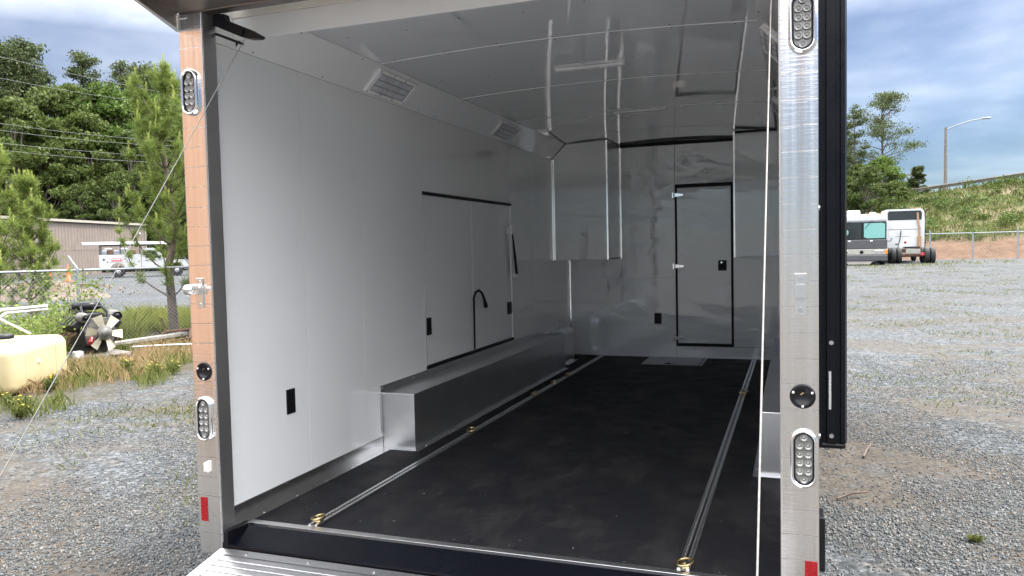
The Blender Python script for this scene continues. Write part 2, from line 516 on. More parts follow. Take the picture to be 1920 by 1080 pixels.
M['wood'] = simple('grey_wood', (0.26, 0.24, 0.215), 0.85, 0, 0.25, 8, 0.5, 30)
M['pvc'] = simple('white_pipe', (0.58, 0.58, 0.58), 0.4, 0, 0.06)
M['mound'] = simple('brown_soil', (0.12, 0.09, 0.07), 0.95, 0, 0.35, 1.5, 0.8, 6)
M['chips'] = leaf_mat('wood_chip', (0.13, 0.09, 0.045), (0.26, 0.19, 0.11), 0.0, 0.9)
M['wire'] = simple('power_wire', (0.22, 0.23, 0.22), 0.6, 0.2)
M['red_paint'] = simple('red_decal', (0.55, 0.05, 0.07), 0.4)
M['rail'] = simple('weathered_guard_rail', (0.10, 0.088, 0.07), 0.75, 0.1, 0.3, 2)
M['amber'] = simple('amber_lamp', (0.8, 0.22, 0.02), 0.3)


# ------------------------------------------------------------------ mesh helpers
class MB:
    """collects faces; build() links them as one mesh object"""

    def __init__(self):
        self.v = []
        self.f = []
        self.sm = []

    def add(self, verts, faces, smooth=False):
        o = len(self.v)
        self.v.extend([tuple(p) for p in verts])
        self.f.extend([tuple(o + i for i in f) for f in faces])
        self.sm.extend([smooth] * len(faces))
        return self

    def box(self, x0, x1, y0, y1, z0, z1, c=0.0):
        if c <= 0:
            v = [(x0, y0, z0), (x1, y0, z0), (x1, y1, z0), (x0, y1, z0), (x0, y0, z1), (x1, y0, z1), (x1, y1, z1), (x0, y1, z1)]
            return self.add(v, [(3, 2, 1, 0), (4, 5, 6, 7), (0, 1, 5, 4), (1, 2, 6, 5), (2, 3, 7, 6), (3, 0, 4, 7)])
        bm = bmesh.new()
        bmesh.ops.create_cube(bm, size=1.0)
        for w in bm.verts:
            w.co = Vector(((x0 + x1) / 2 + w.co.x * (x1 - x0), (y0 + y1) / 2 + w.co.y * (y1 - y0), (z0 + z1) / 2 + w.co.z * (z1 - z0)))
        bmesh.ops.bevel(bm, geom=bm.edges[:], offset=c, segments=2, profile=0.5, affect='EDGES')
        return self.bm(bm)

    def bm(self, bm, smooth=False):
        bm.verts.ensure_lookup_table()
        bm.verts.index_update()
        self.add([v.co for v in bm.verts], [[v.index for v in f.verts] for f in bm.faces], smooth)
        bm.free()
        return self

    def tube(self, pts, r, n=8, cap=True, smooth=True, radii=None):
        pts = [Vector(p) for p in pts]
        rings = []
        prev = None
        for i, p in enumerate(pts):
            if i == 0:
                d = pts[1] - p
            elif i == len(pts) - 1:
                d = p - pts[i - 1]
            else:
                d = pts[i + 1] - pts[i - 1]
            d.normalize()
            if prev is None:
                a = d.orthogonal().normalized()
            else:
                a = (prev - d * prev.dot(d))
                a = a.normalized() if a.length > 1e-6 else d.orthogonal().normalized()
            prev = a
            b = d.cross(a)
            rr = radii[i] if radii else r
            rings.append([p + (a * math.cos(2 * math.pi * k / n) + b * math.sin(2 * math.pi * k / n)) * rr for k in range(n)])
        v = [q for ring in rings for q in ring]
        f = []
        for i in range(len(rings) - 1):
            for k in range(n):
                f.append((i * n + k, i * n + (k + 1) % n, (i + 1) * n + (k + 1) % n, (i + 1) * n + k))
        self.add(v, f, smooth)
        if cap:
            self.add(rings[0][::-1], [tuple(range(n))])
            self.add(rings[-1], [tuple(range(n))])
        return self

    def cyl(self, p0, p1, r, n=16, r1=None, smooth=True):
        return self.tube([p0, p1], r, n, True, smooth, [r, r if r1 is None else r1])

    def lathe(self, prof, origin=(0, 0, 0), axis='Z', n=24, smooth=True):
        """prof: (radius, height) pairs"""
        v, f = [], []
        for r, h in prof:
            for k in range(n):
                a = 2 * math.pi * k / n
                c, s = r * math.cos(a), r * math.sin(a)
                p = (c, s, h) if axis == 'Z' else ((h, c, s) if axis == 'X' else (s, h, c))
                v.append((p[0] + origin[0], p[1] + origin[1], p[2] + origin[2]))
        for i in range(len(prof) - 1):
            for k in range(n):
                f.append((i * n + k, i * n + (k + 1) % n, (i + 1) * n + (k + 1) % n, (i + 1) * n + k))
        self.add(v, f, smooth)
        return self

    def prism(self, poly, axis, a0, a1):
        """poly: 2-D outline in the two remaining axes (in xyz order), extruded along axis a0..a1"""
        def p3(q, a):
            return (a, q[0], q[1]) if axis == 'X' else ((q[0], a, q[1]) if axis == 'Y' else (q[0], q[1], a))
        n = len(poly)
        v = [p3(q, a0) for q in poly] + [p3(q, a1) for q in poly]
        f = [tuple(range(n))[::-1], tuple(range(n, 2 * n))]
        f += [(i, (i + 1) % n, n + (i + 1) % n, n + i) for i in range(n)]
        return self.add(v, f)

    def quad(self, a, b, c, d):
        return self.add([a, b, c, d], [(0, 1, 2, 3)])

    def xf(self, mat):
        self.v = [tuple(mat @ Vector(p)) for p in self.v]
        return self

    def mesh(self, name):
        me = bpy.data.meshes.new(name)
        me.from_pydata(self.v, [], self.f)
        me.polygons.foreach_set('use_smooth', self.sm)
        bm = bmesh.new(); bm.from_mesh(me)
        bmesh.ops.recalc_face_normals(bm, faces=bm.faces[:])
        bm.to_mesh(me); bm.free()
        me.update()
        return me

    def build(self, name, mat, parent=None, loc=None):
        me = self.mesh(name)
        me.materials.append(mat)
        return link(name, me, parent, loc)


def link(name, me, parent=None, loc=None):
    o = bpy.data.objects.new(name, me)
    COL.objects.link(o)
    if parent is not None:
        o.parent = parent
    if loc is not None:
        o.location = loc
    return o


def empty(name, loc=(0, 0, 0), rz=0.0):
    o = bpy.data.objects.new(name, None)
    COL.objects.link(o)
    o.empty_display_size = 0.2
    o.location = loc
    o.rotation_euler = (0, 0, rz)
    return o


def tag(o, label=None, cat=None, group=None, kind=None):
    if label:
        o['label'] = label
    if cat:
        o['category'] = cat
    if group:
        o['group'] = group
    if kind:
        o['kind'] = kind
    return o


def copy_tree(o, parent=None):
    c = o.copy()
    COL.objects.link(c)
    c.parent = parent
    for ch in list(o.children):
        copy_tree(ch, c)
    return c


def soup(name, verts, mat, per=3, parent=None):
    """numpy polygon soup: verts (n*per, 3)"""
    verts = np.asarray(verts, dtype=np.float32).reshape(-1, 3)
    nf = len(verts) // per
    me = bpy.data.meshes.new(name)
    me.vertices.add(len(verts))
    me.vertices.foreach_set('co', verts.ravel())
    me.loops.add(nf * per)
    me.loops.foreach_set('vertex_index', np.arange(nf * per, dtype=np.int32))
    me.polygons.add(nf)
    me.polygons.foreach_set('loop_start', np.arange(0, nf * per, per, dtype=np.int32))
    me.update(calc_edges=True)
    me.materials.append(mat)
    if parent == 'mesh':
        return me
    return link(name, me, parent)


def ground_h(x, y):
    d = math.hypot(x - CAMXY[0], y - CAMXY[1])
    s = min(1.0, max(0.0, (d - 16.0) / 30.0))
    return 0.38 * s * s * (3 - 2 * s)

# ================================================================== the trailer
T = empty('cargo_trailer', (0, 0, DECK))
tag(T, 'open enclosed cargo trailer with glossy white interior and black rubber floor', 'trailer')
WX, RX, YB = 0.167, 2.473, 5.45
ZC, ZE, CX = 2.075, 2.222, 0.315          # cove foot, ceiling edge, cove width end


def ceil_z(x):
    return ZE + 0.032 * (1 - ((x - 1.32) / 1.005) ** 2)


# ---- shell
MB().box(0.092, 0.112, -0.10, 5.62, -0.06, 2.44).build('side_skin', M['skin'], T)
MB().box(2.533, 2.553, -0.10, 5.62, -0.06, 2.44).build('side_skin', M['skin'], T)
MB().box(0.114, 2.531, 5.58, 5.62, -0.06, 2.44).build('nose_skin', M['skin'], T)
MB().box(0.092, 2.553, -0.098, 5.62, 2.442, 2.46).build('roof_skin', M['alu_y'], T)
MB().box(0.114, 2.531, -0.02, 5.578, -0.06, -0.024).build('underfloor', M['black'], T)
for yy in (0.4, 1.6, 2.8, 4.0, 5.2):
    MB().box(0.2, 2.44, yy, yy + 0.06, -0.15, -0.062).build('cross_member', M['black'], T)
for xx in (0.45, 2.13):
    MB().box(xx, xx + 0.06, 0.0, 5.9, -0.25, -0.152).build('chassis_rail', M['black'], T)
for yy in (2.45, 3.3):
    for xx, s in ((0.13, 1), (2.51, -1)):
        w = MB().lathe([(0.19, 0.0), (0.31, -0.005), (0.335, 0.03), (0.335, 0.15), (0.31, 0.185), (0.19, 0.18)], (0, 0, 0), 'X', 28).build('wheel', M['tyre'], T, (xx if s > 0 else xx - 0.18, yy, -0.165))
        MB().lathe([(0.0, 0.02), (0.08, 0.02), (0.19, 0.06), (0.195, 0.12), (0.0, 0.12)], (0, 0, 0), 'X', 20).build('rim', M['steel'], w)
    MB().cyl((0.3, yy, -0.165), (2.34, yy, -0.165), 0.04, 10).build('axle', M['black'], T)

# ---- floor
MB().box(WX, RX, 0.0, YB, -0.022, 0.0).build('floor_sheet', M['floor'], T)
MB().box(0.235, RX - 0.03, -0.024, 0.012, -0.012, 0.004, 0.0015).build('floor_edge_strip', M['alu_x'], T)
for tx in (0.5374, 2.1035):
    tr = MB().box(tx - 0.023, tx + 0.023, 0.014, YB - 0.01, 0.0005, 0.005).build('tie_down_track', M['alu_y'], T)
    lip = MB()
    lip.box(tx - 0.021, tx - 0.0105, 0.016, YB - 0.012, 0.0045, 0.0095)
    lip.box(tx + 0.0105, tx + 0.021, 0.016, YB - 0.012, 0.0045, 0.0095)
    lip.build('track_lip', M['alu_y'], tr)
    MB().box(tx - 0.0095, tx + 0.0095, 0.016, YB - 0.012, 0.0046, 0.0056).build('track_groove', M['black'], tr)
    tooth = MB()
    yy = 0.03
    while yy < YB - 0.03:
        tooth.box(tx - 0.0105, tx - 0.005, yy, yy + 0.011, 0.0058, 0.0093)
        tooth.box(tx + 0.005, tx + 0.0105, yy, yy + 0.011, 0.0058, 0.0093)
        yy += 0.0254
    tag(tooth.build('track_teeth', M['alu_y'], tr), kind='stuff')
ht = MB().box(1.048, 1.640, 4.885, 5.40, 0.0006, 0.006, 0.001).build('floor_hatch', M['hatch'], T)
MB().box(1.605, 1.618, 4.90, 5.39, 0.006, 0.0085).build('hatch_seam', M['black'], ht)
MB().box(1.27, 1.37, 4.905, 4.93, 0.006, 0.010).box(1.30, 1.33, 4.91, 4.925, 0.010, 0.018).build('hatch_latch', M['black'], ht)
for x in (1.12, 1.55):
    MB().cyl((x, 5.35, 0.006), (x, 5.35, 0.009), 0.01, 10).build('hatch_screw', M['steel'], ht)

# ---- left wall
def screw_line(name, pts, axis, mat, parent, r=0.0035, h=0.0015):
    m = MB()
    for p in pts:
        a = Vector(p)
        m.cyl(a, a + Vector(axis) * h, r, 6)
    return tag(m.build(name, mat, parent), kind='stuff')


for (y0, y1, z0, z1) in ((-0.098, 0.5505, 0.070, ZC), (0.5540, 1.1055, 0.070, ZC), (1.109, 1.893, 0.070, ZC), (1.895, 3.603, 1.568, ZC),
                         (1.895, 3.603, 0.070, 0.378), (3.6055, 4.199, 0.070, ZC), (4.2015, YB - 0.009, 0.070, ZC), (-0.098, 0.098, ZC + 0.002, 2.28)):
    MB().box(WX - 0.010, WX, y0, y1, z0, z1).build('wall_panel', M['wall'], T)
kp = MB().box(WX - 0.004, WX + 0.003, -0.098, 1.28, 0.004, 0.068).box(WX + 0.003, WX + 0.068, -0.098, 1.27, 0.0006, 0.004).build('kick_plate', M['alu_y'], T)
screw_line('kick_plate_screw', [(WX + 0.055, y, 0.004) for y in (0.1, 0.35, 0.6, 0.85, 1.1)], (0, 0, 1), M['steel'], kp, 0.005, 0.002)
MB().box(RX - 0.003, RX + 0.004, -0.098, 1.30, 0.004, 0.068).build('kick_plate', M['alu_y'], T)
MB().box(RX, RX + 0.010, -0.098, 1.11, 0.070, ZC, 0.0012).build('wall_panel', M['wall'], T)
MB().box(RX, RX + 0.010, 1.1125, 2.33, 0.005, ZC, 0.0012).build('wall_panel', M['wall'], T)
MB().box(RX, RX + 0.010, 2.3325, 3.55, 0.005, ZC, 0.0012).build('wall_panel', M['wall'], T)
MB().box(RX, RX + 0.010, 3.5525, YB - 0.009, 0.005, ZC, 0.0012).build('wall_panel', M['wall'], T)

# side doors in the left wall
for (y0, y1) in ((1.905, 2.713), (2.719, 3.594)):
    d = MB().box(WX - 0.012, WX - 0.003, y0, y1, 0.402, 1.545, 0.001).build('side_door_leaf', M['wall'], T)
    MB().box(WX - 0.003, WX - 0.001, y0 + 0.02, y0 + 0.024, 0.42, 1.53).build('leaf_fold', M['wall'], d)
MB().box(WX - 0.006, WX + 0.008, 1.896, 3.602, 1.547, 1.567).build('door_head_trim', M['gasket'], T)
MB().box(WX - 0.006, WX + 0.008, 1.896, 3.602, 0.379, 0.400).build('door_foot_trim', M['gasket'], T)
MB().box(WX - 0.006, WX + 0.004, 1.8945, 1.9035, 0.401, 1.546).build('door_edge_trim', M['alu'], T)
MB().box(WX - 0.006, WX + 0.004, 3.5955, 3.603, 0.401, 1.546).build('door_edge_trim', M['alu'], T)
MB().tube([(WX + 0.006, 2.716, 0.41), (WX + 0.008, 2.716, 0.6), (WX + 0.008, 2.717, 0.80), (WX + 0.02, 2.722, 0.845), (WX + 0.04, 2.745, 0.862),
           (WX + 0.05, 2.785, 0.835), (WX + 0.055, 2.815, 0.785), (WX + 0.055, 2.83, 0.75)], 0.009, 8,
          radii=[0.008, 0.008, 0.009, 0.010, 0.011, 0.010, 0.011, 0.016]).tube([(WX + 0.055, 2.83, 0.755), (WX + 0.055, 2.845, 0.725)], 0.018, 8).build('pull_strap', M['black'], T)
for (y0, y1, z0, z1) in ((1.906, 1.972, 0.606, 0.722), (3.475, 3.562, 0.611, 0.717)):
    lp = MB().box(WX - 0.003, WX + 0.008, y0, y1, z0, z1, 0.002).build('latch_plate', M['black'], T)
    MB().box(WX + 0.008, WX + 0.013, y0 + 0.018, y1 - 0.018, z0 + 0.02, z1 - 0.02, 0.002).build('paddle', M['gasket'], lp)
ol = MB().box(WX - 0.001, WX + 0.004, 0.366, 0.434, 0.391, 0.512, 0.0015).build('power_outlet', M['black'], T)
MB().box(WX + 0.004, WX + 0.006, 0.383, 0.417, 0.405, 0.445).box(WX + 0.004, WX + 0.006, 0.383, 0.417, 0.457, 0.497).build('outlet_socket', M['gasket'], ol)
hexa = [(3.535 + 0.042 * math.cos(R(a)), 1.333 + 0.047 * math.sin(R(a))) for a in (30, 90, 150, 210, 270, 330)]
gs = MB().prism(hexa, 'X', WX, WX + 0.02).prism([(3.533, 1.375), (3.537, 1.375), (3.537, 1.291), (3.533, 1.291)], 'X', WX + 0.02, WX + 0.034).build('strut_bracket', M['plastic_w'], T)
MB().tube([(WX + 0.03, 3.56, 1.30), (WX + 0.03, 3.605, 1.12), (WX + 0.03, 3.645, 0.955)], 0.011, 10, radii=[0.006, 0.012, 0.012]).build('gas_strut', M['black'], gs)
MB().box(WX, WX + 0.03, 3.625, 3.668, 0.918, 0.956, 0.004).build('strut_foot', M['plastic_w'], gs)

def angled_strip(x, y, z0, z1, w, ang=0.105):
    """thin polished angle strip, turned a little towards the middle of the trailer"""
    c, s_ = math.cos(ang), math.sin(ang)
    q = [(-w / 2, -0.0015), (w / 2, -0.0015), (w / 2, 0.0015), (-w / 2, 0.0015)]
    return MB().prism([(x + a * c - b * s_, y + a * s_ + b * c) for a, b in q], 'Z', z0, z1)


# ---- bulkhead at the far end, with the entry door
for (x0, x1, z0, z1) in ((WX, 1.3175, 0.004, 0.8392), (WX, 1.3175, 0.8398, 2.25), (1.320, RX, 1.806, 2.25), (1.320, RX, 0.004, 0.118), (1.902, RX, 0.121, 1.803)):
    MB().box(x0, x1, YB - 0.007, YB + 0.004, z0, z1, 0.001).build('bulkhead_panel', M['wall_back'], T)
MB().box(WX, RX, YB - 0.014, YB - 0.0075, 0.0, 0.012).build('bulkhead_foot_trim', M['alu_x'], T)
angled_strip(WX + 0.012, YB - 0.018, 0.09, 1.04, 0.016).build('corner_trim', M['trim'], T)
MB().box(0.748, 1.948, YB - 0.024, YB - 0.0075, 2.216, 2.247).build('bulkhead_head_trim', M['gasket'], T)
ed = MB().box(1.340, 1.879, YB - 0.010, YB + 0.002, 0.152, 1.768, 0.001).build('entry_door', M['wall_back'], T)
gk = MB()
gk.box(1.3205, 1.3395, YB - 0.015, YB - 0.001, 0.121, 1.802)
gk.box(1.8795, 1.9015, YB - 0.015, YB - 0.001, 0.121, 1.802)
gk.box(1.3395, 1.8795, YB - 0.015, YB - 0.001, 1.7685, 1.802)
gk.box(1.3395, 1.8795, YB - 0.015, YB - 0.001, 0.121, 0.1515)
gk.build('door_seal', M['gasket'], ed)
for hz in (1.695, 0.957, 0.205):
    h = MB()
    h.box(1.288, 1.316, YB - 0.022, YB - 0.008, hz - 0.034, hz + 0.034, 0.004)
    h.prism([(1.316, hz - 0.020), (1.345, hz - 0.016), (1.40, hz - 0.010), (1.412, hz), (1.40, hz + 0.010), (1.345, hz + 0.016), (1.316, hz + 0.020)], 'Y', YB - 0.030, YB - 0.015)
    h.cyl((1.313, YB - 0.03, hz - 0.03), (1.313, YB - 0.03, hz + 0.03), 0.008, 10)
    h.build('hinge', M['chrome'], ed)
lt = MB().box(1.752, 1.836, YB - 0.022, YB - 0.010, 0.906, 1.012, 0.006).build('door_latch', M['black'], ed)
MB().box(1.770, 1.818, YB - 0.030, YB - 0.022, 0.925, 0.975, 0.004).build('latch_paddle', M['gasket'], lt)
MB().cyl((1.786, YB - 0.022, 0.99), (1.786, YB - 0.026, 0.99), 0.009, 10).build('lock_barrel', M['chrome'], lt)
ol = MB().box(1.092, 1.168, YB - 0.013, YB - 0.0065, 0.350, 0.464, 0.0015).build('power_outlet', M['black'], T)
MB().box(1.108, 1.150, YB - 0.016, YB - 0.013, 0.37, 0.405).box(1.108, 1.150, YB - 0.016, YB - 0.013, 0.415, 0.45).build('outlet_socket', M['gasket'], ol)

# ---- wall cabinets at the far end
CF = 4.85
cb = MB().prism([(WX + 0.001, 1.050), (0.742, 1.050), (0.742, 2.236), (CX + 0.006, 2.217), (WX + 0.001, 2.069)], 'Y', CF, CF + 0.012).build('corner_cabinet', M['wall_back'], T)
MB().box(0.732, 0.742, CF + 0.0125, YB - 0.009, 1.050, 2.236).build('cabinet_side', M['wall_back'], cb)
MB().box(WX + 0.001, 0.731, CF + 0.0125, YB - 0.009, 1.050, 1.060).build('cabinet_floor', M['wall_back'], cb)
for (x0, x1, z0, z1) in ((WX + 0.001, WX + 0.010, 1.047, 2.066), (WX + 0.018, WX + 0.026, 1.051, 2.066), (0.730, 0.746, 1.047, 2.232)):
    angled_strip((x0 + x1) / 2, CF - 0.004, z0, z1, max(0.012, x1 - x0)).build('edge_trim', M['trim'], cb)
angled_strip(0.750, YB - 0.016, 1.047, 2.232, 0.016).build('edge_trim', M['trim'], cb)
MB().box(WX + 0.011, 0.7295, CF - 0.006, CF - 0.0005, 1.045, 1.0505).build('edge_trim', M['seam'], cb)
MB().box(CX + 0.01, 0.7295, CF - 0.006, CF - 0.0005, 2.212, 2.222).build('edge_trim', M['seam'], cb)
MB().box(0.7425, 0.7445, CF + 0.02, YB - 0.032, 1.048, 1.062).build('edge_trim', M['black'], cb)
cb = MB().box(1.956, RX - 0.002, CF, CF + 0.012, 1.052, 2.229).build('corner_cabinet', M['wall_back'], T)
MB().box(1.956, 1.966, CF + 0.0125, YB - 0.009, 1.052, 2.229).build('cabinet_side', M['wall_back'], cb)
MB().box(1.967, RX - 0.002, CF + 0.0125, YB - 0.009, 1.052, 1.062).build('cabinet_floor', M['wall_back'], cb)
angled_strip(1.956, CF - 0.004, 1.049, 2.229, 0.014, 0.03).build('edge_trim', M['trim'], cb)
MB().box(1.9625, RX - 0.003, CF - 0.007, CF - 0.0005, 1.049, 1.056).build('edge_trim', M['seam'], cb)
MB().box(1.9625, RX - 0.003, CF - 0.007, CF - 0.0005, 2.196, 2.207).build('edge_trim', M['seam'], cb)
MB().box(1.950, RX - 0.003, CF - 0.010, CF - 0.0005, 2.232, 2.243).build('edge_trim', M['seam'], cb)
MB().box(1.9625, RX - 0.003, CF - 0.005, CF - 0.0003, 2.2075, 2.2315).build('edge_gap', M['gasket'], cb)

# ---- wheel boxes
def wheel_box(x_wall, x_in, y0, y1, h, s):
    wb = MB().box(min(x_wall, x_in), max(x_wall, x_in), y0, y1, 0.0, h, 0.003).build('wheel_box', M['wheelbox'], T)
    a, b = sorted((x_in, x_in + s * 0.035))
    MB().box(a, b, y0 - 0.03, y1, 0.0006, 0.0035).build('floor_flange', M['alu_y'], wb)
    a, b = sorted((x_wall, x_in - s * 0.001))
    MB().box(a, b, y0 - 0.034, y0 - 0.002, 0.0008, 0.0038).build('floor_flange', M['alu_x'], wb)
    a, b = sorted((x_wall + s * 0.0005, x_wall + s * 0.004))
    MB().box(a, b, y0 - 0.02, y1 + 0.02, h + 0.0005, h + 0.042).build('wall_flange', M['alu_y'], wb)
    MB().box(a, b, y0 - 0.026, y0 - 0.002, 0.09, h + 0.0002).build('wall_flange', M['alu'], wb)
    a, b = sorted((x_wall + s * 0.004, x_wall + s * 0.010))
    m = MB()
    for y in np.arange(y0 + 0.0, y1, 0.4):
        m.cyl((a, y, h + 0.028), (b - 0.003, y, h + 0.028), 0.005, 8)
    for y in np.arange(y0 + 0.1, y1, 0.4):
        m.cyl((x_in + s * 0.02, y, 0.0035), (x_in + s * 0.02, y, 0.006), 0.005, 8)
    tag(m.build('screw_heads', M['steel'], wb), kind='stuff')
    return wb


wheel_box(WX, 0.382, 1.285, 4.48, 0.333, 1)
wheel_box(RX, 2.318, 1.30, 4.48, 0.325, -1)
# small upright metal box in the corner
jb = MB().prism([(WX + 0.001, 0.0), (0.313, 0.0), (0.313, 0.30), (0.270, 0.350), (WX + 0.001, 0.350)], 'Y', 4.70, 5.05).build('corner_box', M['alu'], T)
MB().prism([(0.3145, 0.302), (0.3165, 0.304), (0.2725, 0.354), (0.270, 0.3515)], 'Y', 4.695, 5.052).build('corner_box_flap', M['alu_x'], jb)
MB().box(0.20, 0.345, 4.66, 4.699, 0.0008, 0.004).box(0.3135, 0.36, 4.66, 5.06, 0.0010, 0.0042).build('floor_flange', M['alu_y'], jb)
MB().tube([(0.19, 4.72, 0.351), (0.19, 4.72, 0.39), (0.20, 4.72, 0.402), (0.245, 4.74, 0.402), (0.255, 4.74, 0.39), (0.255, 4.74, 0.351)], 0.004, 6).build('wire_handle', M['steel'], jb)

# ---- ceiling, coves, header
YS = [0.098, 1.13, 2.25, 3.36, 4.47, YB - 0.009]
for i in range(5):
    m = MB()
    y0, y1 = YS[i] + 0.0015, YS[i + 1] - 0.0015
    n = 22
    xs = [CX + (2.325 - CX) * k / n for k in range(n + 1)]
    v = []
    for (yy, dz) in ((y0, 0), (y1, 0), (y0, 0.008), (y1, 0.008)):
        v += [(x, yy, ceil_z(x) + dz) for x in xs]
    s = n + 1
    m.add(v[:2 * s], [(k, k + 1, s + k + 1, s + k) for k in range(n)], True)
    m.add(v[2 * s:], [(k, s + k, s + k + 1, k + 1) for k in range(n)], True)
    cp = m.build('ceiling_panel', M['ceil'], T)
    pts = []
    for k in range(7):
        x = 0.42 + k * 0.3
        for yy in (y0 + 0.03, y1 - 0.03, (y0 + y1) / 2 + 0.05 * (k % 2)):
            pts.append((x, yy, ceil_z(x) - 0.0002))
    screw_line('ceiling_screw', pts, (0, 0, -1), M['gasket'], cp, 0.0042)
    # thin joint strip over the seam
    if i < 4:
        MB().tube([(x, YS[i + 1], ceil_z(x) - 0.0008) for x in xs], 0.0022, 6).build('joint_strip', M['seam'], cp)
for sgn in (1, -1):
    def mx(x):
        return x if sgn > 0 else 2.64 - x
    for (y0, y1) in ((0.098, 1.985), (1.9875, 3.76), (3.7625, 4.849 if sgn > 0 else 4.838)):
        v = [(mx(WX + 0.001), y0, ZC + 0.001), (mx(CX - 0.001), y0, ZE - 0.001), (mx(CX - 0.001), y1, ZE - 0.001), (mx(WX + 0.001), y1, ZC + 0.001)]
        v += [(a - sgn * 0.006, b, c + 0.006) for (a, b, c) in v]
        cv = MB().add(v, [(0, 1, 2, 3), (7, 6, 5, 4), (0, 4, 5, 1), (1, 5, 6, 2), (2, 6, 7, 3), (3, 7, 4, 0)]).build('cove_panel', M['wall'], T)
        nx, nz = sgn * 0.7071, -0.7071
        pts = [(mx(WX + 0.012), y, ZC + 0.012) for y in np.arange(y0 + 0.1, y1, 0.55)] + [(mx(CX - 0.012), y, ZE - 0.012) for y in np.arange(y0 + 0.3, y1, 0.55)]
        screw_line('cove_screw', pts, (nx, 0, nz), M['gasket'], cv, 0.004, 0.002)
# louvred lights set in the coves
for sgn in (1, -1):
    for yc in (1.38, 3.33):
        a = math.radians(45)
        mid = Vector(((WX + CX) / 2 if sgn > 0 else 2.64 - (WX + CX) / 2, yc, (ZC + ZE) / 2))
        ey = Vector((0, 1, 0)); ez = Vector((sgn * 0.7071, 0, 0.7071)); en = Vector((sgn * 0.7071, 0, -0.7071))
        mt = Matrix(((ey.x, ez.x, en.x, mid.x), (ey.y, ez.y, en.y, mid.y), (ey.z, ez.z, en.z, mid.z), (0, 0, 0, 1)))
        fr = MB()
        fr.box(-0.235, 0.235, 0.060, 0.078, 0.001, 0.016).box(-0.235, 0.235, -0.078, -0.060, 0.001, 0.016)
        fr.box(-0.235, -0.205, -0.060, 0.060, 0.001, 0.016).box(0.205, 0.235, -0.060, 0.060, 0.001, 0.016)
        cl = fr.xf(mt).build('cove_light', M['plastic_w'], T)
        MB().box(-0.205, 0.205, -0.060, 0.060, 0.001, 0.006).xf(mt).build('light_housing', M['louver_d'], cl)
        for k in range(3):
            MB().box(-0.20, 0.20, -0.054 + k * 0.038, -0.054 + k * 0.038 + 0.030, 0.0065, 0.012, 0.002).xf(mt).build('light_strip', M['louver'], cl)
        sm_ = MB()
        for px_ in (-0.22, -0.07, 0.07, 0.22):
            for py_ in (-0.069, 0.069):
                sm_.cyl((px_, py_, 0.016), (px_, py_, 0.019), 0.006, 8)
        tag(sm_.xf(mt).build('light_screws', M['louver_d'], cl), kind='stuff')
# slim light bars on the ceiling
for yc in (1.81, 3.43):
    zb = ceil_z(1.34) - 0.0005
    lb = MB().box(1.127, 1.555, yc - 0.022, yc + 0.022, zb - 0.016, zb - 0.001, 0.004).build('ceiling_light_bar', M['plastic_w'], T)
    MB().box(1.145, 1.537, yc - 0.013, yc + 0.013, zb - 0.021, zb - 0.0163, 0.003).build('light_strip', M['louver'], lb)
    for x0 in (1.127, 1.542):
        MB().box(x0, x0 + 0.0135, yc - 0.023, yc + 0.023, zb - 0.019, zb - 0.0005, 0.003).build('end_cap', M['alu'], lb)

MB().box(WX + 0.002, RX - 0.002, 0.085, 0.096, 2.112, 2.206, 0.001).build('inner_header', M['wall'], T)
MB().box(WX + 0.002, RX - 0.002, 0.080, 0.096, 2.208, 2.30, 0.001).build('inner_header_lit_strip', M['cream'], T)  # lit upper part of the header, painted as a cream strip
MB().box(0.21, 2.44, -0.10, 0.08, 2.275, 2.285).build('header_soffit', M['cream'], T)
MB().box(0.092, 2.553, -0.160, -0.102, 2.168, 2.30, 0.002).build('rear_header', M['hood'], T)

# ---- rear frame
MB().box(0.090, 0.2075, -0.160, -0.1005, -0.095, 2.167, 0.0025).build('frame_post', M['post'], T)
MB().box(2.4425, 2.555, -0.160, -0.1005, -0.20, 2.167, 0.0025).build('frame_post', M['post_r'], T)
MB().box(0.208, 0.2105, -0.156, -0.080, -0.04, 2.165).build('jamb_shade_liner', M['alu_dark'], T)  # added liner; its darker metal stands for the post side's dark reflection
MB().box(2.4395, 2.4422, -0.156, -0.080, -0.04, 2.165).build('jamb_shade_liner', M['alu_dark'], T)
MB().box(0.168, 0.2075, -0.0995, -0.094, 0.0, 2.2).build('jamb_return', M['alu_dark'], T)
MB().box(2.443, 2.472, -0.0995, -0.094, 0.0, 2.2).build('jamb_return', M['alu_dark'], T)
# hood over the opening, rising towards the rear, with turned-down side lips
hd = MB()
def hz(y):
    return 2.172 + 0.285 * (-0.16 - y)
hd.add([(0.086, -0.161, hz(-0.161)), (2.557, -0.161, hz(-0.161)), (2.557, -0.72, hz(-0.72)), (0.086, -0.72, hz(-0.72)),
        (0.086, -0.161, hz(-0.161) + 0.012), (2.557, -0.161, hz(-0.161) + 0.012), (2.557, -0.72, hz(-0.72) + 0.012), (0.086, -0.72, hz(-0.72) + 0.012)],
       [(0, 1, 2, 3), (4, 5, 6, 7), (0, 1, 5, 4), (1, 2, 6, 5), (2, 3, 7, 6), (3, 0, 4, 7)])
hood = hd.build('rear_hood', M['hood'], T)
for x0, x1 in ((0.080, 0.0855), (2.5575, 2.563)):
    MB().prism([(-0.158, 2.100), (-0.158, 2.20), (-0.72, hz(-0.72) + 0.03), (-0.72, hz(-0.72) - 0.062)], 'X', x0, x1).build('hood_lip', M['hood'], hood)
MB().prism([(-0.158, 2.0985), (-0.158, 2.104), (-0.72, hz(-0.72) - 0.058), (-0.72, hz(-0.72) - 0.0645)], 'X', 0.0856, 0.098).build('hood_lip_flange', M['alu'], hood)
wb_ = MB()
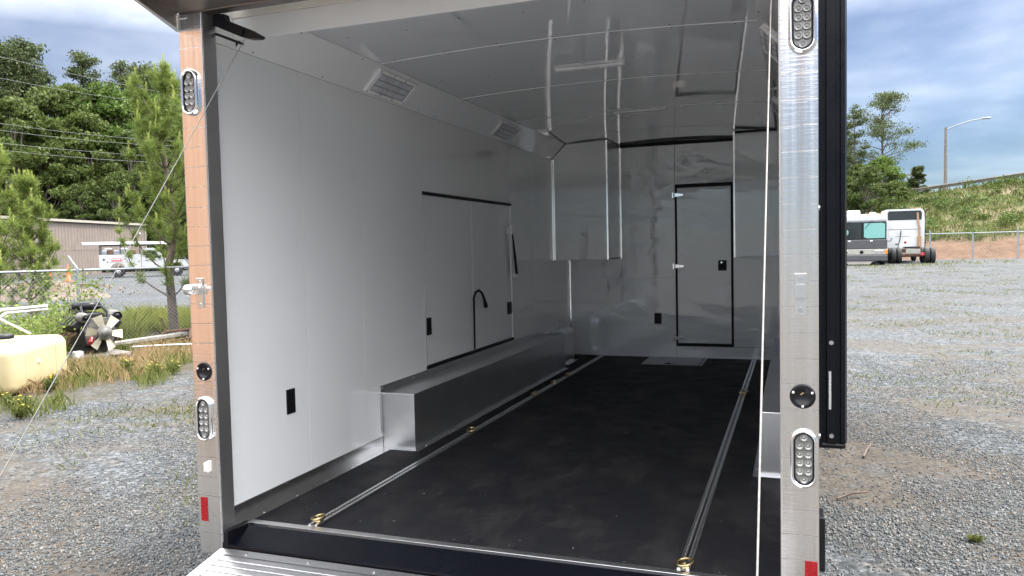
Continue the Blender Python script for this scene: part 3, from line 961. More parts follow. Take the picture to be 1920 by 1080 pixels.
for k in range(26):
    z = 2.1 + k * 0.0026
    wb_.add(*[([(0.094 + 0.0045 * math.cos(a) + 0.0012 * math.sin(k * 2.1), -0.1615 - 0.0035 * math.sin(a) * 0.9, z + 0.002 * (math.cos(a * 2))) for a in [i * math.pi / 5 for i in range(6)]]), [(0, 1, 2, 3, 4, 5)]])
for k in range(24):
    wb_.cyl((0.094 + 0.0008 * math.sin(k * 1.7), -0.1612, 2.100 + k * 0.0028), (0.094, -0.1652, 2.1015 + k * 0.0028), 0.0042, 6, 0.002)
for k in range(9):
    wb_.cyl((0.098 + k * 0.0045, -0.1612, 2.150 + 0.001 * math.sin(k)), (0.099 + k * 0.0045, -0.1645, 2.151), 0.0036, 6, 0.0018)
tag(wb_.build('weld_bead', M['alu'], hood), kind='stuff')


def stadium(c, r, y, n=14):
    pts = []
    for k in range(n + 1):
        a = math.pi * k / n
        pts.append((r * math.cos(a), y, c + r * math.sin(a)))
    for k in range(n + 1):
        a = math.pi + math.pi * k / n
        pts.append((r * math.cos(a), y, -c + r * math.sin(a)))
    return pts


def rings(m, seq):
    n = len(seq[0])
    v = [p for s_ in seq for p in s_]
    f = []
    for i in range(len(seq) - 1):
        for k in range(n):
            f.append((i * n + k, i * n + (k + 1) % n, (i + 1) * n + (k + 1) % n, (i + 1) * n + k))
    m.add(v, f, True)


LEDS = [(0, 0.068)] + [(s * 0.0125, z) for z in (0.041, 0.0135, -0.0135, -0.041) for s in (-1, 1)] + [(0, -0.068)]
C0 = 0.053
def tail_light(x, z):
    m = MB()
    rings(m, [stadium(C0, r, y) for r, y in ((0.0425, 0.0), (0.0425, -0.006), (0.041, -0.013), (0.037, -0.018), (0.033, -0.018), (0.030, -0.014), (0.029, -0.006))])
    be = m.build('tail_light', M['chrome'], T, (x, -0.1605, z))
    m = MB(); rings(m, [stadium(C0, r, y) for r, y in ((0.0292, -0.004), (0.0288, -0.0125), (0.0262, -0.0135), (0.0260, -0.004))])
    m.build('lamp_gasket', M['gasket'], be)
    m = MB(); m.add(stadium(C0, 0.0262, -0.004), [tuple(range(30))])
    m.build('lamp_back', M['lamp_back'], be)
    for (lx, lz) in LEDS:
        m = MB()
        m.lathe([(0.0118, -0.0115), (0.0102, -0.0118), (0.0070, -0.0075), (0.0045, -0.0060), (0.0040, -0.0085), (0.0, -0.0095)], (lx, 0, lz), 'Y', 12)
        m.build('led', M['led'], be)
    return be


tail_light(0.143, 1.845)
tail_light(0.147, 0.484)
tail_light(2.510, 1.851)
tail_light(2.510, 0.487)
for sx in (0.150, 2.507):
    so = MB().lathe([(0.039, 0.0), (0.039, -0.003), (0.036, -0.005), (0.026, -0.005), (0.0235, -0.0012), (0.0, -0.0008)], (sx, -0.1605, 0.685), 'Y', 28).build('cable_socket', M['black'], T)
    for a in (60 if sx > 1 else 50, 130 if sx > 1 else 150, 270):
        ax, az = sx + 0.031 * math.cos(R(a if a == 270 else (25 if a < 100 else 155))), 0.685 + 0.031 * math.sin(R(a if a == 270 else (25 if a < 100 else 155)))
        MB().cyl((ax, -0.1655, az), (ax, -0.168, az), 0.0038, 8).build('screw', M['plastic_w'], so)
    MB().cyl((sx - 0.006, -0.1618, 0.69), (sx + 0.004, -0.1655, 0.698), 0.003, 6).build('contact_pin', M['brass'], so)
# door-rod keepers on the posts
kp_ = MB().box(0.130, 0.165, -0.1665, -0.1606, 0.952, 1.078, 0.0015).build('rod_keeper', M['alu'], T)
m = MB()
m.lathe([(0.021, 0.0), (0.021, 0.045), (0.015, 0.045), (0.015, 0.0), (0.021, 0.0)], (0.094, -0.182, 1.030), 'X', 18)
m.build('keeper_sleeve', M['alu'], kp_)
MB().prism([(0.139, 1.01), (0.160, 1.01), (0.160, 1.045), (0.139, 1.052)], 'Y', -0.186, -0.1666).build('keeper_web', M['alu'], kp_)
for z in (0.968, 1.064):
    MB().cyl((0.148, -0.1667, z), (0.148, -0.170, z), 0.006, 8).build('keeper_bolt', M['steel'], kp_)
MB().cyl((0.182, -0.1606, 1.034), (0.182, -0.172, 1.034), 0.009, 8).build('keeper_stop', M['steel'], T)
kp_ = MB().box(2.484, 2.520, -0.1665, -0.1606, 0.945, 1.075, 0.0015).build('rod_keeper', M['alu'], T)
MB().prism([(2.485, 0.998), (2.519, 0.998), (2.519, 1.03), (2.512, 1.04), (2.492, 1.04), (2.485, 1.03)], 'Y', -0.176, -0.1667).build('keeper_web', M['alu'], kp_)
for z in (0.960, 1.060):
    MB().cyl((2.502, -0.1667, z), (2.502, -0.170, z), 0.007, 10).build('keeper_bolt', M['steel'], kp_)
ct = MB().box(0.140, 0.150, -0.176, -0.1606, 0.262, 0.300, 0.002).box(0.1515, 0.158, -0.172, -0.1606, 0.258, 0.306, 0.002).build('door_catch', M['plastic_w'], T)
MB().box(0.105, 0.139, -0.1625, -0.1606, 0.044, 0.146).build('red_reflector', M['red'], T)
MB().box(2.512, 2.550, -0.1625, -0.1606, 0.052, 0.155).build('red_reflector', M['red'], T)

# hinge arm and cables of the ramp door
fin = [(0.2115, 2.176), (0.271, 2.168), (0.277, 2.143), (0.40, 2.089), (0.447, 2.061), (0.449, 2.054), (0.434, 2.050), (0.390, 2.054), (0.350, 2.066), (0.2115, 2.128)]
af = MB().prism(fin, 'Y', -0.095, -0.065).build('cable_arm', M['black'], T)
MB().cyl((0.352, -0.0955, 2.085), (0.352, -0.103, 2.085), 0.016, 14).build('arm_pulley', M['gasket'], af)
MB().tube([(0.2112, -0.08, 2.097), (0.348, -0.08, 2.040)], 0.0055, 8).build('arm_stay', M['black'], af)
P0 = Vector((0.358, -0.08, 2.060)); Pm = Vector((0.25, -1.114, 0.571))
Pe = P0 + (Pm - P0) * 1.585
pts = [P0 + (Pe - P0) * t + Vector((0, 0, -0.015 * math.sin(math.pi * t))) for t in [i / 14 for i in range(15)]]
MB().tube(pts, 0.0015, 6).build('ramp_cable', M['rope'], T)
Q0 = Vector((2.4188, -0.12, 2.045)); Qm = Vector((2.41, -1.0, 0.66))
Qe = Q0 + (Qm - Q0) * 1.70
pts = [Q0 + (Qe - Q0) * t for t in [i / 14 for i in range(15)]]
MB().tube(pts, 0.0026, 6).build('ramp_cable', M['rope'], T)

# sill and ramp door
MB().prism([(-0.0245, 0.002), (-0.0245, -0.03), (-0.150, -0.075), (-0.158, -0.058), (-0.155, -0.050), (-0.03, -0.006)], 'X', 0.2112, 2.439).build('sill_flap', M['gloss_black'], T)
MB().box(0.2108, 0.234, -0.158, -0.012, -0.07, 0.006, 0.003).build('sill_end_block', M['black'], T)
RS = 0.19                                         # ramp slope
def rz(y):
    return -0.062 + RS * (y + 0.165)
rx0, rx1 = 0.205, 2.437
th = math.atan(RS)
ramp = MB().prism([(-0.206, rz(-0.206) - 0.012), (-2.42, rz(-2.42) - 0.012), (-2.42, rz(-2.42) - 0.03), (-0.206, rz(-0.206) - 0.05)], 'X', rx0 + 0.0505, rx1 - 0.0505).build('ramp_door', M['alu_dark'], T)
for x0, x1 in ((rx0, rx0 + 0.05), (rx1 - 0.05, rx1)):
    MB().prism([(-0.166, rz(-0.166)), (-2.42, rz(-2.42)), (-2.42, rz(-2.42) - 0.03), (-0.166, rz(-0.166) - 0.05)], 'X', x0, x1).build('ramp_side_rail', M['ramp'], ramp)
MB().prism([(-0.166, rz(-0.166) + 0.001), (-0.205, rz(-0.205) + 0.001), (-0.205, rz(-0.205) - 0.05), (-0.166, rz(-0.166) - 0.05)], 'X', rx0 + 0.0505, rx1 - 0.0505).build('ramp_head_rail', M['ramp'], ramp)
sl_me = None
pitch = 0.036
y = -0.209
while y > -2.40:
    if sl_me is None:
        s_ = MB().box(rx0 + 0.052, rx1 - 0.052, -0.016, 0.016, -0.006, 0.0, 0.0025)
        sl_me = s_.mesh('ramp_slat'); sl_me.materials.append(M['ramp'])
    o = link('slat', sl_me, ramp, (0, y - 0.018, rz(y - 0.018) + 0.001))
    o.rotation_euler = (th, 0, 0)
    y -= pitch
for x in np.arange(0.35, 2.4, 0.3):
    MB().cyl((x, -0.186, rz(-0.186) + 0.001), (x, -0.186, rz(-0.186) + 0.004), 0.006, 8).build('ramp_bolt', M['steel'], ramp)

# ---- awning arm on the right flank
aw = [(2.5545, 0.42), (2.5545, 0.52), (2.60, 0.545), (2.66, 0.545), (2.672, 0.53), (2.672, 0.455), (2.665, 0.44), (2.650, 0.44), (2.648, 0.452), (2.634, 0.452), (2.632, 0.438), (2.600, 0.438), (2.598, 0.455), (2.585, 0.455), (2.583, 0.42)]
ar = MB().prism(aw, 'Z', 0.395, 2.62).build('awning_arm', M['awning'], T)
MB().box(2.556, 2.668, 0.444, 0.54, 0.372, 0.3945, 0.008).build('awning_arm_foot', M['black'], ar)
for z in (0.786, 0.425):
    MB().cyl((2.616, 0.4375, z), (2.616, 0.430, z), 0.0085, 12).build('awning_bolt', M['steel'], ar)
MB().box(2.607, 2.6155, 0.4365, 0.4378, 0.527, 0.675).build('foil_sticker', M['sticker'], ar)
for z in (0.43, 1.30, 2.1):
    MB().cyl((2.5535, 0.40, z), (2.575, 0.40, z), 0.012, 10).build('awning_bolt', M['steel'], ar)
MB().lathe([(0.0, 4.6), (0.07, 4.6), (0.075, 4.58), (0.075, 0.42), (0.07, 0.40), (0.0, 0.40)], (2.65, 0, 2.68), 'Y', 16).build('awning_roll', M['awning'], ar)
MB().box(2.556, 2.59, 5.2, 5.3, 0.02, 0.06, 0.01).build('side_marker', M['red'], T)
MB().box(2.5545, 2.575, -0.10, 0.0, 0.10, 0.28, 0.004).build('corner_bumper', M['black'], T)

# ---- loose tie-down rings hooked into the tracks
def ring(x, y, tilt, label):
    o = empty('tie_down_ring', (x, y, DECK + 0.0098), tilt)
    tag(o, label, 'tie-down ring', 'brass tie-down rings in the floor tracks')
    MB().box(-0.014, 0.014, -0.028, 0.028, 0.0, 0.010, 0.003).cyl((0, -0.012, 0.010), (0, -0.012, 0.022), 0.007, 10).build('stud_base', M['brass'], o)
    pts = [(0.028 * math.cos(a), -0.012 + 0.030 * math.sin(a), 0.020 + 0.006 * math.cos(a)) for a in [2 * math.pi * k / 20 for k in range(21)]]
    MB().tube(pts, 0.0045, 8, False).build('ring', M['brass'], o)


for (x, y, tl, lb) in ((0.5374, 0.065, 0.3, 'brass tie-down ring at the threshold end of the track beside the long metal box'),
                       (0.5374, 1.75, 1.2, 'brass tie-down ring just inside the near corner of the long metal box'),
                       (0.5374, 3.05, 0.5, 'brass tie-down ring midway along the long metal box'),
                       (0.5374, 3.60, 0.2, 'brass tie-down ring second from the far end, beside the long metal box'),
                       (0.5374, 4.01, 0.9, 'farthest brass tie-down ring beside the long metal box'),
                       (2.1035, 0.035, 0.4, 'brass tie-down ring at the threshold nearest the white cable'),
                       (2.1035, 3.48, 1.4, 'brass tie-down ring far along the track that ends under the entry door side')):
    ring(x, y, tl, lb)

# crumbs of stone carried in on the floor
rs_ = np.random.RandomState(21)
cr = MB()
for k in range(130):
    x = 0.3 + 2.1 * rs_.rand(); y = 0.03 + 2.6 * rs_.rand() ** 2.2; r_ = 0.0012 + 0.0028 * rs_.rand() ** 3
    a = rs_.rand() * 3
    c_, s_ = math.cos(a) * r_, math.sin(a) * r_
    cr.add([(x + c_, y + s_, DECK), (x - s_, y + c_ * 0.8, DECK), (x - c_, y - s_ * 0.7, DECK), (x + s_, y - c_, DECK), (x, y, DECK + r_ * 1.2)], [(0, 1, 4), (1, 2, 4), (2, 3, 4), (3, 0, 4)])
tag(cr.build('floor_debris', M['stone']), 'crumbs of gravel and grit tracked onto the black floor', 'grit', kind='stuff')

# ================================================================== ground
def pol(deg, r):
    return (CAMXY[0] + r * math.sin(R(deg)), CAMXY[1] + r * math.cos(R(deg)))


gm = MB()
radii = [0.0, 2, 4, 7, 10, 13, 16, 19, 22, 26, 30, 34, 38, 42, 46, 52, 60, 75, 100, 150, 250, 450, 800, 1400]
NS = 72
vv = [(CAMXY[0], CAMXY[1], 0.0)]
for r_ in radii[1:]:
    for k in range(NS):
        a = 2 * math.pi * k / NS
        x, y = CAMXY[0] + r_ * math.cos(a), CAMXY[1] + r_ * math.sin(a)
        vv.append((x, y, ground_h(x, y)))
ff = [(0, 1 + k, 1 + (k + 1) % NS) for k in range(NS)]
for i in range(len(radii) - 2):
    o = 1 + i * NS
    for k in range(NS):
        ff.append((o + k, o + NS + k, o + NS + (k + 1) % NS, o + (k + 1) % NS))
gm.add(vv, ff, True)
tag(gm.build('ground', M['ground']), kind='structure')


def stones(name, ang0, ang1, r0, r1, count, seed, size=(0.0028, 0.0088)):
    rs = np.random.RandomState(seed)
    u = rs.rand(count)
    rr = r0 * (r1 / r0) ** u
    an = np.radians(ang0 + (ang1 - ang0) * rs.rand(count))
    x = CAMXY[0] + rr * np.sin(an); y = CAMXY[1] + rr * np.cos(an)
    # thin out in patches where soil shows
    pat = np.sin(x * 1.9 + 1.3 * np.sin(y * 1.1)) * np.sin(y * 1.4 + 0.7 * np.sin(x * 2.3)) + 0.35 * np.sin(x * 5.1 + y * 4.3)
    keep = rs.rand(count) < np.clip(0.75 - 1.4 * (pat - 0.0), 0.07, 1.0)
    keep &= ~((x > 0.0) & (x < 2.60) & (y > -0.3) & (y < 6))
    keep &= ~((x > 0.15) & (x < 2.5) & (y > -2.5) & (y <= -0.3))
    keep &= (x > -5.6 + 0.6 * np.sin(y * 2.0)) | (rs.rand(count) < 0.15)
    x, y, rr = x[keep], y[keep], rr[keep]
    n = len(x)
    s = size[0] + (size[1] - size[0]) * rs.rand(n) ** 2.2
    base = np.array([(-1, -1, -1), (1, -1, -1), (1, 1, -1), (-1, 1, -1), (-1, -1, 1), (1, -1, 1), (1, 1, 1), (-1, 1, 1)], float)
    v = base[None] * (0.55 + 0.55 * rs.rand(n, 8, 1)) * np.stack([np.ones(n), 0.6 + 0.5 * rs.rand(n), 0.4 + 0.4 * rs.rand(n)], 1)[:, None, :]
    q = rs.randn(n, 4); q /= np.linalg.norm(q, axis=1)[:, None]
    w, a, b, c = q.T
    rot = np.stack([1 - 2 * (b * b + c * c), 2 * (a * b - w * c), 2 * (a * c + w * b), 2 * (a * b + w * c), 1 - 2 * (a * a + c * c), 2 * (b * c - w * a),
                    2 * (a * c - w * b), 2 * (b * c + w * a), 1 - 2 * (a * a + b * b)], 1).reshape(n, 3, 3)
    v = np.einsum('nij,nkj->nki', rot, v) * s[:, None, None]
    v[:, :, 0] += x[:, None]; v[:, :, 1] += y[:, None]; v[:, :, 2] += (s * 0.35)[:, None]
    fc = np.array([(3, 2, 1, 0), (4, 5, 6, 7), (0, 1, 5, 4), (1, 2, 6, 5), (2, 3, 7, 6), (3, 0, 4, 7)], np.int32)
    idx = (fc[None] + (np.arange(n) * 8)[:, None, None]).reshape(-1).astype(np.int32)
    me = bpy.data.meshes.new(name)
    me.vertices.add(n * 8); me.vertices.foreach_set('co', v.astype(np.float32).ravel())
    me.loops.add(len(idx)); me.loops.foreach_set('vertex_index', idx)
    me.polygons.add(n * 6); me.polygons.foreach_set('loop_start', np.arange(0, n * 24, 4, dtype=np.int32))
    me.update(calc_edges=True)
    me.materials.append(M['stone'])
    return me


lo = link('gravel', stones('gravel', -60, -33, 3.0, 12.5, 110000, 3))
tag(lo, 'loose grey crushed stone on the lot beside the tank', 'gravel', kind='stuff')
lo = link('gravel', stones('gravel', -2, 19, 3.0, 12.5, 98000, 4))
tag(lo, 'loose grey crushed stone on the lot in front of the motorhome', 'gravel', kind='stuff')


# ------------------------------------------------------------------ grass and weeds
def blades(name, pts, hmin, hmax, width, mat, lean=0.35, per=1, seed=1, spread=0.0):
    rs = np.random.RandomState(seed)
    p = np.repeat(np.asarray(pts, float), per, axis=0)
    n = len(p)
    if spread > 0:
        p[:, :2] += rs.randn(n, 2) * spread
    h = hmin + (hmax - hmin) * rs.rand(n)
    a = rs.rand(n) * 2 * np.pi
    ln = rs.randn(n, 2) * lean * h[:, None]
    wv = np.stack([np.cos(a), np.sin(a), np.zeros(n)], 1) * (width * (0.6 + 0.8 * rs.rand(n)))[:, None]
    mid = p + np.concatenate([ln * 0.35, (h * 0.6)[:, None]], 1)
    tip = p + np.concatenate([ln, h[:, None]], 1)
    tri = np.stack([p - wv, p + wv, mid + wv * 0.7, tip, mid - wv * 0.7], 1)
    return soup(name, tri.reshape(-1, 3), mat, 5, 'mesh')


def scatter_poly(n, poly, seed, z=True):
    rs = np.random.RandomState(seed)
    poly = np.array(poly, float)
    lo_, hi_ = poly.min(0), poly.max(0)
    out = []
    while len(out) < n:
        c = lo_ + (hi_ - lo_) * rs.rand(2)
        ins = False
        j = len(poly) - 1
        for i in range(len(poly)):
            if (poly[i][1] > c[1]) != (poly[j][1] > c[1]) and c[0] < (poly[j][0] - poly[i][0]) * (c[1] - poly[i][1]) / (poly[j][1] - poly[i][1]) + poly[i][0]:
                ins = not ins
            j = i
        if ins:
            out.append((c[0], c[1], ground_h(c[0], c[1])))
    return out


def clumpy(pts, seed, keep=0.5, f=1.6):
    r_ = random.Random(seed)
    o = []
    for p in pts:
        v = math.sin(p[0] * f + 2 * math.sin(p[1] * f * 0.7)) * math.sin(p[1] * f * 1.3 + seed) + 0.5 * math.sin(p[0] * f * 3.1 + p[1] * f * 2.7)
        if v > r_.uniform(-0.9, 0.9) * (1 - keep) + (0.5 - keep):
            o.append(p)
    return o


verge = [(-4.9, 2.6), (-5.2, 4.2), (-5.3, 5.4), (-4.9, 6.6), (-6.0, 8.6), (-9.1, 9.7), (-10.2, 7.6), (-11.5, 5.6), (-8.5, 2.2)]
tag(link('grass', blades('grass', clumpy(scatter_poly(24000, verge, 1), 2, 0.5), 0.05, 0.20, 0.005, M['grass'], 0.45)),
    'short green grass and weeds on the verge round the tank', 'grass', kind='stuff')
straw_poly = [(-6.3, 4.2), (-5.7, 6.2), (-5.3, 8.0), (-8.2, 9.2), (-9.1, 8.2), (-8.2, 6.4), (-7.0, 3.8)]
tag(link('dry_grass', blades('dry_grass', clumpy(scatter_poly(9000, straw_poly, 5), 5, 0.55, 1.2), 0.06, 0.22, 0.004, M['straw'], 0.4)),
    'tall dry straw coloured grass in front of the engine', 'grass', kind='stuff')
bank = [(-10.3, 8.7), (-9.2, 10.2), (-10.6, 13.2), (-14.2, 11.8), (-13.2, 8.6), (-12.0, 6.8)]
tag(link('bank_grass', blades('bank_grass', clumpy(scatter_poly(16000, bank, 7), 3, 0.9), 0.22, 0.55, 0.010, M['ygrass'], 0.35)),
    'bright yellow green grass growing behind the chain-link fence', 'grass', kind='stuff')
lot_w = scatter_poly(1000, [pol(3, 8), pol(20, 9), pol(17, 46), pol(2.5, 42)], 9) + scatter_poly(260, [(-4.8, 1.2), (-0.2, 1.0), (-0.6, 3.2), (-4.6, 4.5)], 10)
tag(link('lot_weeds', blades('lot_weeds', clumpy(lot_w, 6, 0.42, 0.9), 0.015, 0.06, 0.005, M['grass'], 0.8, 16, 4, 0.16)),
    'sparse low green weeds scattered over the gravel lot', 'weeds', kind='stuff')
far_w = [(pol(a, r_)[0], pol(a, r_)[1], 0.36) for a, r_ in ((4.0, 43), (4.8, 44.5), (5.6, 42), (6.4, 45), (7.3, 43), (8.0, 45), (8.5, 50), (9.3, 48), (9.9, 52), (10.6, 50), (11.2, 47), (12.4, 53), (13.0, 49), (7.9, 46.5), (8.8, 45.5))]
tag(link('far_weeds', blades('far_weeds', far_w, 0.04, 0.2, 0.016, M['grass'], 0.6, 34, 8, 0.45)),
    'pale weeds at the far edge of the lot near the truck wheels', 'weeds', kind='stuff')


def flower_weed(x, y, h, label, yellow=True, seed=0):
    r_ = random.Random(seed)
    o = empty('flowering_weed' if yellow else 'weed', (x, y, 0))
    tag(o, label, 'weed', 'yellow flowering weeds on the gravel' if yellow else None)
    st = MB()
    heads = []
    ws = 1.0 if yellow else 0.4
    for k in range(7):
        a = r_.uniform(0, 6.28); s = r_.uniform(0.02, 0.10) * ws
        top = (s * math.cos(a), s * math.sin(a), 0.8 * h * r_.uniform(0.5, 1.0))
        st.tube([(0, 0, 0), (top[0] * 0.4, top[1] * 0.4, top[2] * 0.55), top], 0.003, 4)
        heads.append(top)
    st.build('stem', M['grass'], o)
    pts = np.array([(p[0] * t, p[1] * t, p[2] * t) for p in heads for t in (0.15, 0.3, 0.45, 0.6, 0.75)])
    me = blades('leaves', pts, 0.02 * ws, 0.06 * ws, 0.005 * ws, M['grass'], 1.0, 12, seed, 0.03 * ws)
    link('leaves', me, o)
    if yellow:
        pt = []
        for p in heads[:5]:
            for k in range(7):
                a = 2 * math.pi * k / 7
                c, s = math.cos(a), math.sin(a)
                pt += [(p[0] + 0.004 * s, p[1] - 0.004 * c, p[2]), (p[0] + 0.022 * c, p[1] + 0.022 * s, p[2] + 0.006), (p[0] - 0.004 * s, p[1] + 0.004 * c, p[2] + 0.004)]
        soup('blossom', pt, M['flower'], 3, o)
    return o


for i, (x, y, h, lb) in enumerate(((-6.33, 4.36, 0.30, 'yellow flowered weed on the gravel just in front of the cream tank'),
                                  (-5.45, 3.30, 0.26, 'yellow flowered weed lowest on the gravel, crossed by the steel cable'),
                                  (-5.80, 3.45, 0.24, 'yellow flowered weed beside the cable, farther from the trailer than its twin'),
                                  (-5.15, 3.05, 0.22, 'low leafy weed with yellow heads at the left picture edge'),
                                  (-5.97, 5.70, 0.24, 'yellow flowered weed in the grass strip, the one farther from the trailer post'),
                                  (-5.80, 5.85, 0.25, 'yellow flowered weed in the grass strip nearest the trailer post'),
                                  (-6.3, 5.55, 0.34, 'bushy green weed with yellow heads in front of the engine pallet'))):
    flower_weed(x, y, h, lb, True, 20 + i)
flower_weed(3.42, 2.05, 0.06, 'small leafy weed alone in the foreground gravel beside the trailer', False, 41)
flower_weed(-0.95, 1.05, 0.08, 'tiny green weed in the dirt beside the ramp', False, 42)


def stick(name, p0, p1, r_, mat, label, cat, group=None):
    o = MB().tube([p0, ((p0[0] + p1[0]) / 2, (p0[1] + p1[1]) / 2, max(p0[2], p1[2]) + 0.004), p1], r_, 6).build(name, mat)
    tag(o, label, cat, group)


stick('stick', (2.98, 3.70, 0.015), (3.06, 4.02, 0.04), 0.010, M['bark'], 'dark broken stick lying on the gravel far from the trailer', 'stick')
stick('stick', (2.74, 2.60, 0.012), (2.93, 2.74, 0.03), 0.008, M['bark'], 'thin dark twig on the gravel close to the trailer post', 'stick')
stick('litter_strip', (2.72, 4.70, 0.012), (2.84, 4.74, 0.02), 0.010, M['pvc'], 'white scrap of litter below the black awning arm', 'litter')


# ------------------------------------------------------------------ trees
def quad_leaves(cent, size, rs, flat=0.0):
    n = len(cent)
    q = rs.randn(n, 3)
    if flat > 0:
        q[:, 2] = q[:, 2] * (1 - flat) + flat * 1.5
    q /= np.linalg.norm(q, axis=1)[:, None] + 1e-9
    a = np.cross(q, rs.randn(n, 3)); a /= np.linalg.norm(a, axis=1)[:, None] + 1e-9
    b = np.cross(q, a)
    s = size * (0.6 + 0.8 * rs.rand(n))[:, None]
    return np.stack([cent - a * s * 0.9, cent - b * s * 0.45, cent + a * s * 1.0, cent + b * s * 0.45], 1).reshape(-1, 3)


def limb_path(p0, d, length, r_, up=0.3, n=4):
    pts = [Vector(p0)]
    d = Vector(d).normalized()
    for k in range(n):
        d = (d + Vector((r_.uniform(-.2, .2), r_.uniform(-.2, .2), up * 0.25 + r_.uniform(-.1, .1)))).normalized()
        pts.append(pts[-1] + d * length / n)
    return pts


def broadleaf(name, h, w, seed, leaf, mat, bark, low=0.15, nclump=105, per=210):
    r_ = random.Random(seed); rs = np.random.RandomState(seed)
    o = empty(name)
    tk = MB()
    tp = [Vector((0, 0, 0))]
    for k in range(6):
        tp.append(tp[-1] + Vector((r_.uniform(-.25, .25), r_.uniform(-.25, .25), h * 0.85 / 6)))
    tk.tube(tp, 0.3, 8, radii=[h * 0.018 * (1 - 0.8 * k / 6) + 0.03 for k in range(7)])
    cl = []
    for k in range(nclump):
        t = low + (1 - low) * (k + r_.random()) / nclump
        prof = math.sin(math.pi * min(1.0, (t - low) / (1 - low) * 0.86 + 0.13)) ** 0.7
        rad = w * 0.5 * prof * (0.35 + 0.65 * math.sqrt(r_.random())) * r_.uniform(0.75, 1.2)
        a = r_.uniform(0, 6.283)
        cl.append(Vector((rad * math.cos(a), rad * math.sin(a), h * t)))
    for c in cl[::3]:
        b = tp[min(5, max(1, int(c.z / h * 6 * 0.8)))]
        tk.tube([b, b.lerp(c, 0.55) + Vector((0, 0, -0.2)), c], 0.06, 5, radii=[h * 0.006 + 0.02, h * 0.004 + 0.01, 0.02])
    tk.build('trunk', bark, o)
    pts = []
    for c in cl:
        rad = w * r_.uniform(0.085, 0.155)
        n = int(per * r_.uniform(0.6, 1.3))
        g = rs.randn(n, 3); g /= np.linalg.norm(g, axis=1)[:, None]
        g *= (rs.rand(n) ** 0.45)[:, None] * rad
        g[:, 2] *= 0.62
        pts.append(g + np.array(c))
    soup('crown', quad_leaves(np.concatenate(pts), leaf, rs, 0.35), mat, 4, o)
    return o


def tall_pine(name, h, w, seed, leaf, mat, bare=0.3, sparse=1.0, lean=0.0):
    r_ = random.Random(seed); rs = np.random.RandomState(seed)
    o = empty(name)
    tk = MB()
    tp = [Vector((lean * (k / 8) ** 2 + r_.uniform(-.08, .08), r_.uniform(-.08, .08), h * k / 8)) for k in range(9)]
    tp[0] = Vector((0, 0, 0))
    tk.tube(tp, 0.2, 8, radii=[h * 0.013 * (1 - 0.88 * k / 8) + 0.015 for k in range(9)])
    pts = []
    nl = int(46 * sparse)
    for k in range(nl):
        t = bare + (0.99 - bare) * ((k + r_.random()) / nl)
        z = h * t
        i = min(7, int(t * 8)); b = tp[i].lerp(tp[i + 1], t * 8 - i)
        prof = (1 - (t - bare) / (1 - bare)) ** 0.6 * (0.55 + 0.45 * min(1, (t - bare) / 0.25 + 0.4)) + 0.12
        L = w * 0.5 * prof * r_.uniform(0.55, 1.25)
        a = r_.uniform(0, 6.283)
        lp = limb_path(b, (math.cos(a), math.sin(a), 0.12 + 0.5 * t * t), L, r_, 0.25)
        tk.tube(lp, 0.03, 5, radii=[0.05 * h / 15, 0.04 * h / 15, 0.03 * h / 15, 0.02 * h / 15, 0.01])
        for m_ in range(r_.randint(3, 6)):
            q = lp[r_.randint(2, 4)] + Vector((r_.uniform(-.5, .5), r_.uniform(-.5, .5), r_.uniform(-.1, .3))) * (w / 7)
            n = int(70 * r_.uniform(0.6, 1.3))
            g = rs.randn(n, 3) * np.array([0.34, 0.34, 0.15]) * (w / 7)
            pts.append(g + np.array(q))
    tk.build('trunk', M['bark'], o)
    soup('crown', quad_leaves(np.concatenate(pts), leaf, rs, 0.2), mat, 4, o)
    return o


def place(o, xy, s, rz, label, cat, group, z=None):
    o.location = (xy[0], xy[1], ground_h(*xy) if z is None else z)
    o.rotation_euler = (0, 0, rz)
    o.scale = (s, s, s)
    tag(o, label, cat, group)


protos = {
    'a': broadleaf('broadleaf_tree', 20, 11, 3, 0.24, M['leaf_a'], M['bark_g']),
    'b': broadleaf('broadleaf_tree', 18, 10, 8, 0.22, M['leaf_b'], M['bark_g'], 0.12),
    'c': broadleaf('broadleaf_tree', 19, 9, 15, 0.23, M['leaf_a'], M['bark_g'], 0.08, 115),
    'p': tall_pine('pine_tree', 21, 8.5, 5, 0.15, M['leaf_p'], 0.22, 1.5),
    'q': tall_pine('pine_tree', 22, 7.0, 12, 0.12, M['leaf_p'], 0.45, 0.95),
}
used = set()


def tree(kind, deg, r_, h, label, group, s_rz=None):
    o = protos[kind]
    base = {'a': 20, 'b': 18, 'c': 19, 'p': 21, 'q': 22}[kind]
    if kind in used:
        o = copy_tree(o)
    used.add(kind)
    place(o, pol(deg, r_), h / base, rnd.uniform(0, 6.28), label, 'tree', group)
    return o


